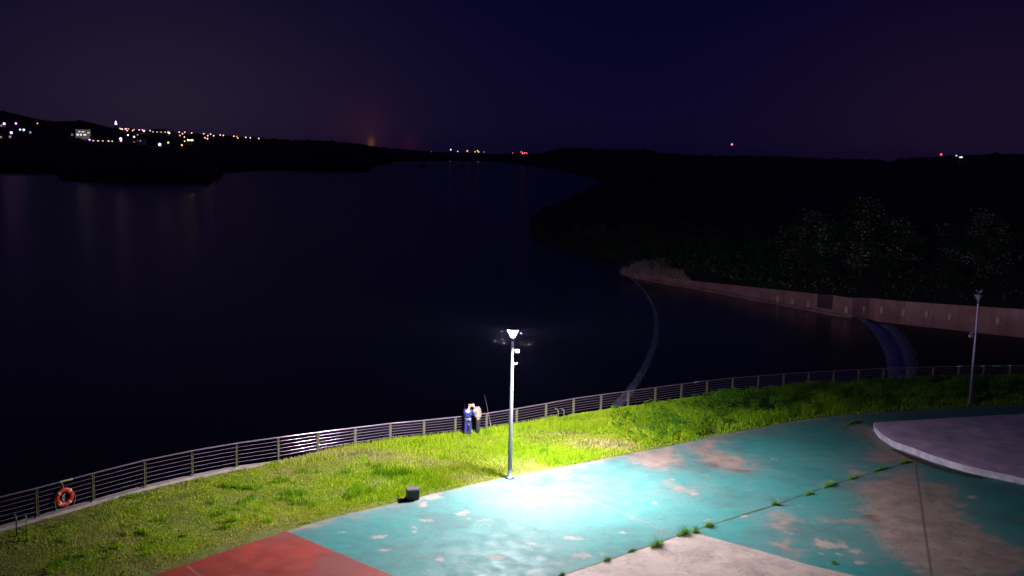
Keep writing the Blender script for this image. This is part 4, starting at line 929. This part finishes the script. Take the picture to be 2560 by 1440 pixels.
# pale reeds at the start of the wall
n = 5200; cx = []; 
u = rng.random(n); vv_ = rng.random(n); A_ = np.array([[*G(x, y, -2.6)[:2]] for x, y in ((1548, 678), (1600, 655), (1660, 648), (1690, 668), (1728, 696), (1640, 688))])
ctr = A_.mean(0); k = rng.integers(0, 6, n); p_ = ctr+(A_[k]*u[:, None]+A_[(k+1) % 6]*(1-u[:, None])-ctr)*np.sqrt(vv_)[:, None]
V, T, C = blades(p_[:, 0], p_[:, 1], np.full(n, -3.0), .4+2.6*rng.random(n)*np.clip(fbm(p_[:, 0], p_[:, 1], .45, 4, 3)-.25, 0, 1), np.full(n, .07), .9, rng.random(n))
tag(link('reeds', npmesh('reeds', V, T, dict(tint=C)), attrmat('reed_stalks', 'tint', [(0, (.25, .15, .15)), (1, (.8, .55, .6))], .8)), 'pale pinkish dry reeds where the concrete wall meets the water', 'reeds', kind='stuff')
# rough undergrowth behind the wall
n = 60000; x_ = rng.random(n)*140+18; y_ = 110+rng.random(n)*190
def near_wall(x, y):
    wx = np.array([p.x for p in WL]); wy = np.array([p.y for p in WL]); o = np.argsort(wx); return np.interp(x, wx[o], wy[o])
kk = (y_ > near_wall(x_, y_)+1.5) & (fbm(x_, y_, .08, 40, 4) > .42); x_, y_ = x_[kk], y_[kk]
V, T, C = leaves(x_, y_, -2.4+1.6*rng.random(len(x_))*fbm(x_, y_, .15, 3, 3)+.6*(y_-120)/150, .25+.2*rng.random(len(x_)), rng.random(len(x_)), 1.8)
tag(link('undergrowth', npmesh('undergrowth', V, T, dict(tint=C)), attrmat('undergrowth_leaves', 'tint', [(0, (.03, .07, .02)), (1, (.14, .25, .06))], .8)), 'dark low undergrowth covering the land behind the concrete wall', 'undergrowth', kind='stuff')
# dull red field far off
bm = bmesh.new(); q = [G(1930, 497, .5), G(2150, 497, .5), G(2140, 484, .5), G(1960, 484, .5)]; bm.faces.new([bm.verts.new(p+Vector((0, 0, 1.6))) for p in q]); tag(bobj('field', bm, simple('red_soil', (.35, .09, .12), .9, nscale=.1)), kind='structure')

# islands with woods
def island(x0, x1, yb, h, seed, label):
    a, b2 = G(x0, yb, WZ), G(x1, yb, WZ); c = (a+b2)/2; rx = (b2.x-a.x)/2; ry = rx*.2; bm = bmesh.new()
    prev = None; ctr_ = None; rg2 = []; ring = []
    for k in range(48): th = k/48*6.2832; rr = 1+.12*noise.noise((math.cos(th)*2, math.sin(th)*2, seed)); ring.append(bm.verts.new((c.x+rx*rr*math.cos(th), c.y+ry+ry*rr*math.sin(th), WZ-.5)))
    for fz, fr in ((.30, .96), (.52, .72), (.6, .3)):
        r2_ = [bm.verts.new((c.x+(v_.co.x-c.x)*fr, c.y+ry+(v_.co.y-c.y-ry)*fr, WZ+h*fz*(.8+.4*noise.noise((v_.co.x*.05, v_.co.y*.05, seed))))) for v_ in ring]
        base_ = rg2[-1] if rg2 else ring
        for k in range(48): bm.faces.new((base_[k], base_[(k+1) % 48], r2_[(k+1) % 48], r2_[k]))
        rg2.append(r2_)
    bm.faces.new(rg2[-1])
    tag(bobj('island', bm, landm), kind='structure')
    n = 9000; u = rng.random(n)*6.283; q = rng.random(n)**.5; X_ = c.x+rx*.95*q*np.cos(u); Y_ = c.y+ry+ry*.92*q*np.sin(u)
    hh_ = h*(.35+.9*fbm(X_, Y_, 9/rx, seed, 4))*np.sqrt(np.clip(1-np.abs((X_-c.x)/rx), .02, 1))
    V, T, C = leaves(X_, Y_, WZ+hh_*rng.random(n), np.full(n, rx*.022), rng.random(n), 1.5)
    tag(link('island_woods', npmesh('island_woods', V, T, dict(tint=C)), farleaf), label, 'woods', kind='stuff')
island(95, 565, 455, 11, 1, 'black low woods on the long island nearest the left shore')
island(640, 945, 427, 14, 2, 'black low woods on the far island left of the centre')
island(1040, 1069, 417, 8, 3, 'tiny dark clump of woods on the small islet in the middle distance')
# woods along the ridges
n = 26000; xs = rng.random(n)*3000-250; V_ = []
ps = []
for x in xs:
    y = sky_y(x)+random.uniform(0, 5)
    if x < 1255: p = left_surf(x, y); sz = 3.2
    else: dr = np.interp(x, [1262, 1500, 2200, 2900], [5200, 1900, 1500, 1300]); p = AT(x, y, dr); sz = 3.2*dr/1700
    ps.append((p.x, p.y-2, p.z+(noise.noise((x*.05, 0, 0))+noise.noise((x*.2, 7, 0))*.6+.2)*sz*1.1, sz))
ps = np.array(ps); V, T, C = leaves(ps[:, 0], ps[:, 1], ps[:, 2], ps[:, 3]*.5, rng.random(n), 1.4)
tag(link('ridge_woods', npmesh('ridge_woods', V, T, dict(tint=C)), farleaf), 'black wooded skyline along the far hills', 'woods', kind='stuff')

# ---------------------------------------------------------------- far lights
EM = dict(pink=emit('pink_lamp', (1, .42, .50), 2.8), white=emit('white_lamp', (1, .9, .85), 3.6), violet=emit('violet_lamp', (.75, .28, 1), 4.6), blue=emit('cool_lamp', (.65, .75, 1), 1.8), orange=emit('orange_lamp', (1, .45, .08), 2.2),
          yellow=emit('yellow_lamp', (1, .85, .3), 2), green=emit('greenish_lamp', (.7, .9, .3), 1.3), red=emit('red_lamp', (1, .03, .06), 6), dim=emit('dim_lamp', (.8, .8, .7), .4))
LM = {}
def lampmesh(kind, r, h):
    k = (kind, r, h)
    if k not in LM:
        bm = bmesh.new(); tube(bm, [(0, 0, -h), (0, 0, 0)], .15, 5, 0); ellipsoid(bm, (0, 0, 0), (r, r, r), 1, 1); me = bpy.data.meshes.new('street_lamp'); bm.to_mesh(me); bm.free(); me.materials.append(M['dark']); me.materials.append(EM[kind]); LM[k] = me
    return LM[k]
def far_lamp(x, y, kind, r, label, group, dep=None, name='street_lamp', cat='street lamp', h=8.0):
    r = round(r*.8, 2)
    p = left_surf(x, y) if dep is None else AT(x, y, dep); p = Vector((p.x*.95, p.y*.95, CH+(p.z-CH)*.95))
    o = bpy.data.objects.new(name, lampmesh(kind, r, h)); COL.objects.link(o); o.location = p; tag(o, label, cat, group)
Z1 = lambda q: (q[0]/3.657, 260+q[1]/3.657)
ridge = [(1105, 228, 'pink'), (1118, 230, 'white'), (1145, 230, 'pink'), (1155, 226, 'pink'), (1175, 228, 'orange'), (1163, 243, 'pink'), (1213, 242, 'pink'), (1226, 233, 'orange'), (1273, 237, 'pink'), (1302, 237, 'pink'), (1314, 250, 'white'), (1373, 243, 'pink'),
         (1382, 240, 'white'), (1452, 246, 'pink'), (1472, 248, 'pink'), (1410, 257, 'yellow'), (1490, 260, 'orange'), (1440, 256, 'white'), (1638, 257, 'pink'), (1690, 258, 'pink'), (1668, 272, 'pink'), (1752, 265, 'pink'), (1863, 271, 'pink'), (1925, 275, 'pink'), (1900, 289, 'pink'),
         (1954, 290, 'pink'), (1874, 310, 'pink'), (1897, 317, 'pink'), (2013, 283, 'pink'), (2042, 287, 'pink'), (2138, 294, 'pink'), (2165, 297, 'orange'), (2175, 312, 'yellow'), (2247, 305, 'pink'), (2288, 309, 'pink'), (2366, 316, 'pink'), (1320, 243, 'pink'), (1095, 222, 'orange')]
cn = dict(pink='pinkish white', white='white', orange='orange', yellow='yellow')
for x, y, k in ridge:
    far_lamp(*Z1((x, y)), k, 1.3 if k == 'pink' else 1.1, 'tiny %s street lamp in the row strung along the far town ridge' % cn[k], 'lamps along the far town ridge')
slope = [(38, 180, 'violet', 2.2, 'violet white lamp high at the left edge of the town'), (145, 178, 'violet', 1.7, 'violet lamp on the upper left slope, second from the left edge'), (342, 177, 'pink', 1.1, 'lone small pink lamp on the dark upper left slope'),
         (103, 262, 'violet', 1.9, 'violet lamp midway down the slope near the left edge'), (12, 197, 'dim', 1.6, 'dim lamp at the far left edge just below the violet white lamp'), (92, 300, 'dim', 1.6, 'dim grey lamp below the violet lamp near the left edge'),
         (8, 303, 'dim', 1.3, 'dim lamp low at the left edge of the photo'), (184, 234, 'blue', 1.6, 'small cool white lamp, left of the bright side by side pair'), (217, 236, 'blue', 2.1, 'brighter cool white lamp, right of the side by side pair'),
         (276, 259, 'dim', 1.9, 'faint lamp right of the cool white pair'), (818, 255, 'pink', 1.4, 'small lamp above the right end of the lit white house'), (822, 320, 'violet', 2.4, 'strong violet lamp below the lit white house'),
         (1226, 300, 'violet', 1.6, 'violet lamp on the slope below the ridge row'), (1103, 318, 'violet', 2.3, 'strong violet lamp at mid slope under the lit tower'), (1106, 335, 'pink', 1.5, 'lamp right under the strong mid slope violet lamp'), (1258, 282, 'dim', 1.5, 'dim greenish lamp under the ridge row'),
         (1250, 337, 'red', 1.3, 'single red light on the town slope'), (1540, 260, 'violet', 1.9, 'wide violet white lamp in a gap of the ridge row'), (1548, 266, 'white', 1.5, 'white lamp touching the wide violet lamp of the ridge'), (1460, 370, 'violet', 2.3, 'strong violet lamp low by the dark shore'),
         (1538, 353, 'green', 1.7, 'yellow green lamp low on the slope right of the violet lamp'), (1645, 288, 'orange', 1.3, 'small orange lamp under the ridge'), (1663, 376, 'orange', 1.4, 'orange lamp lowest on the right of the town'), (1688, 340, 'yellow', 1.1, 'small yellow lamp left of the lit yellow windows'),
         (1685, 302, 'yellow', 1.1, 'faint yellow lamp above the lit yellow windows'), (1170, 284, 'white', 1.3, 'white lamp between ridge row and mid slope'), (885, 348, 'orange', 1.0, 'first orange lamp of the short golden row'), (905, 346, 'yellow', 1.0, 'second lamp of the short golden row'),
         (920, 342, 'yellow', 1.1, 'middle lamp of the short golden row'), (930, 333, 'orange', .9, 'orange lamp raised above the short golden row'), (965, 344, 'orange', 1.2, 'bright orange lamp right in the golden row'), (985, 346, 'yellow', .9, 'last lamp of the short golden row')]
for x, y, k, r, lab in slope: far_lamp(*Z1((x, y)), k, r, lab, 'lamps scattered over the far town slope')
Z2 = lambda x, y: (700+x/3.2, 300+y/3.2)
for x, y, k, r, lab in [(1366, 237, 'white', 3.2, 'white lamp leftmost of the lights across the middle water'), (1422, 251, 'pink', 3.0, 'pink lamp second among the lights across the middle water'), (1498, 248, 'orange', 4.4, 'brightest orange lamp across the middle water'),
                        (1560, 254, 'orange', 3.2, 'orange lamp just left of the yellow pair across the water'), (1580, 246, 'yellow', 3.4, 'upper lamp of the yellow pair across the water'), (1590, 256, 'yellow', 3.2, 'lower lamp of the yellow pair across the water'), (1632, 256, 'dim', 3.5, 'dim lamp ending the row across the middle water'),
                        (1210, 255, 'dim', 3.0, 'faint greenish lamp left of the lights across the middle water'), (1862, 264, 'red', 2.0, 'small red light left of the red cluster')]:
    far_lamp(*Z2(x, y), k, r, lab, 'lights across the middle of the lake', dep=4600, h=12)
for i, (x, y, k) in enumerate([(1930, 255, 'red'), (1940, 266, 'red'), (1958, 262, 'pink'), (1944, 268, 'pink'), (1973, 266, 'red')]):
    far_lamp(*Z2(x, y), k, 3.4 if k == 'red' else 2.6, ('tiny red light' if k == 'red' else 'tiny pinkish light')+' in the tight red cluster right of the centre', 'red cluster of far lights', dep=4600, h=12)
far_lamp(2353, 386, 'red', 1.5, 'red orange light on the right skyline left of a pale pair', 'lights on the right skyline', dep=1280)
far_lamp(2391, 389, 'blue', 1.0, 'faint blue lamp left of the pale pair on the right skyline', 'lights on the right skyline', dep=1280)
far_lamp(2400, 393, 'blue', 1.2, 'pale lamp left of the pair on the right skyline', 'lights on the right skyline', dep=1280)
far_lamp(2404, 393, 'white', 1.1, 'pale lamp right of the pair on the right skyline', 'lights on the right skyline', dep=1280)
# lattice mast with red beacon
p = AT(1828, 396, 1500); root = empty('radio_mast', p); tag(root, 'thin radio mast with a single red beacon above the right treeline', 'mast'); H_ = AT(1828, 362, 1500).z-p.z
bm = bmesh.new()
for k in range(3): a = k*2.094; tube(bm, [(1.2*math.cos(a), 1.2*math.sin(a), -6), (.25*math.cos(a), .25*math.sin(a), H_)], .09, 4)
for k in range(10):
    z_ = -4+(H_+4)*k/10
    for q in range(3): a = q*2.094; a2 = a+2.094; r_ = 1.2-.95*k/10; tube(bm, [(r_*math.cos(a), r_*math.sin(a), z_), (r_*math.cos(a2), r_*math.sin(a2), z_+2)], .05, 3)
bobj('lattice', bm, M['dark'], root); bm = bmesh.new(); ellipsoid(bm, (0, 0, H_+.6), (1.3, 1.3, 1.3), 2); bobj('beacon', bm, emit('beacon', (1, .06, .12), 7), root)
# lit tower on the town ridge
p = left_surf(290, 322); root = empty('tower', p); tag(root, 'slender lit tower standing highest on the far town ridge', 'tower')
bm = bmesh.new(); box(bm, (0, 0, 1), (3, 3, 12), .3, .1); bobj('shaft', bm, simple('tower_stone', (.4, .35, .4)), root)
bm = bmesh.new(); lathe(bm, [(1.9, 6.9), (1.7, 9.5), (1.2, 11.5), (.2, 13.5)], 10); bobj('lantern', bm, emit('tower_light', (.78, .45, 1), 3), root)
# lit houses
winm = emit('lit_window', (1, .72, .45), 1.2); winw = emit('lit_window_white', (1, .88, .8), 1.0); hw = simple('house_wall', (.5, .48, .48), .8); hr = simple('house_roof', (.12, .07, .06), .8); fac = emit('facade_glow', (.8, .7, .72), .10)  # facade lighting put in as a faint glow of the wall itself
def house(x, y, w_, h, wins, mat, label, wallmat=None):
    p = left_surf(x, y); p = Vector((p.x*.955, p.y*.955, CH+(p.z-CH)*.955)); root = empty('house', p, math.atan2(p.x, p.y)*-1); tag(root, label, 'house', 'houses of the far lakeside town')
    bm = bmesh.new(); box(bm, (0, 5, h/2-1.5), (w_, 10, h+3)); bobj('wall', bm, wallmat or hw, root)
    bm = bmesh.new(); vs = [bm.verts.new(q) for q in ((-w_/2-.5, -.6, h), (w_/2+.5, -.6, h), (w_/2+.5, 10.6, h), (-w_/2-.5, 10.6, h), (-w_/2-.5, 5, h+3), (w_/2+.5, 5, h+3))]
    for f in ((0, 1, 5, 4), (2, 3, 4, 5), (0, 4, 3), (1, 2, 5), (0, 3, 2, 1)): bm.faces.new([vs[k] for k in f])
    bobj('roof', bm, hr, root)
    for (wx, wz, ww, wh) in wins:
        bm = bmesh.new(); box(bm, (wx, -.08, wz), (ww+.3, .1, wh+.3)); fr = bobj('window', bm, hw, root); bm = bmesh.new(); box(bm, (wx, -.15, wz), (ww, .06, wh)); bobj('pane', bm, mat, fr)
house(*Z1((760, 298)), 17, 8.5, [(-6, 2.2, 2.6, 2.2), (-2.4, 2.2, 2.2, 2.2), (2, 2.2, 3.2, 1.8), (6, 4.8, 2.2, 1.2), (0, 5.8, 3, 1.2), (-4, 5.8, 2, 1.2)], winw, 'floodlit white house with a row of glowing windows on the left slope', fac)
house(*Z1((940, 352)), 26, 4, [(-10, 1.8, 1.6, 1.2), (-5, 1.8, 1.8, 1.2), (0, 1.8, 1.4, 1.2), (6, 1.8, 2, 1.2), (10, 1.8, 1.4, 1.2)], winm, 'long low house with golden windows below the short golden lamp row')
house(*Z1((1740, 352)), 10, 5, [(-2.4, 3, 2.6, 1.8), (2, 3, 3.2, 1.8)], emit('yellow_window', (1, .9, .3), 3), 'small house with two bright yellow windows at the right of the town')
house(*Z1((1300, 358)), 9, 5, [(-2, 2.5, 1.4, 1.4)], emit('grey_window', (.6, .65, .8), .5), 'dim house with one faint window at the foot of the slope')
house(*Z1((1218, 364)), 9, 4, [(1, 2.2, 1.6, 1.2)], emit('grey_window_b', (.5, .6, .5), .4), 'dim low house left of the red light on the slope')
house(*Z1((660, 305)), 7, 5, [(0, 3, 1.6, 2)], emit('grey_window_c', (.6, .6, .5), .35), 'small dim house left of the floodlit white house')
house(*Z1((1455, 268)), 24, 4, [(-9, 2, 2, 1.2), (-3, 2, 2, 1.2), (3, 2, 2, 1.2), (9, 2, 2, 1.2)], winm, 'long house with orange windows among the ridge lamps')

# ---------------------------------------------------------------- thin haze volume added to give the lamp its halo
bm = bmesh.new(); box(bm, (0, 8700, 60), (18800, 18900, 300))
hz_ = bpy.data.materials.new('halo_haze'); hz_.use_nodes = True; t = hz_.node_tree; t.nodes.clear()
o_ = t.nodes.new('ShaderNodeOutputMaterial'); pv_ = t.nodes.new('ShaderNodeVolumePrincipled'); pv_.inputs['Color'].default_value = (.50, .50, 1, 1); pv_.inputs['Density'].default_value = 2.6e-5; pv_.inputs['Anisotropy'].default_value = .0
t.links.new(pv_.outputs[0], o_.inputs['Volume'])
tag(bobj('haze', bm, hz_), kind='stuff')
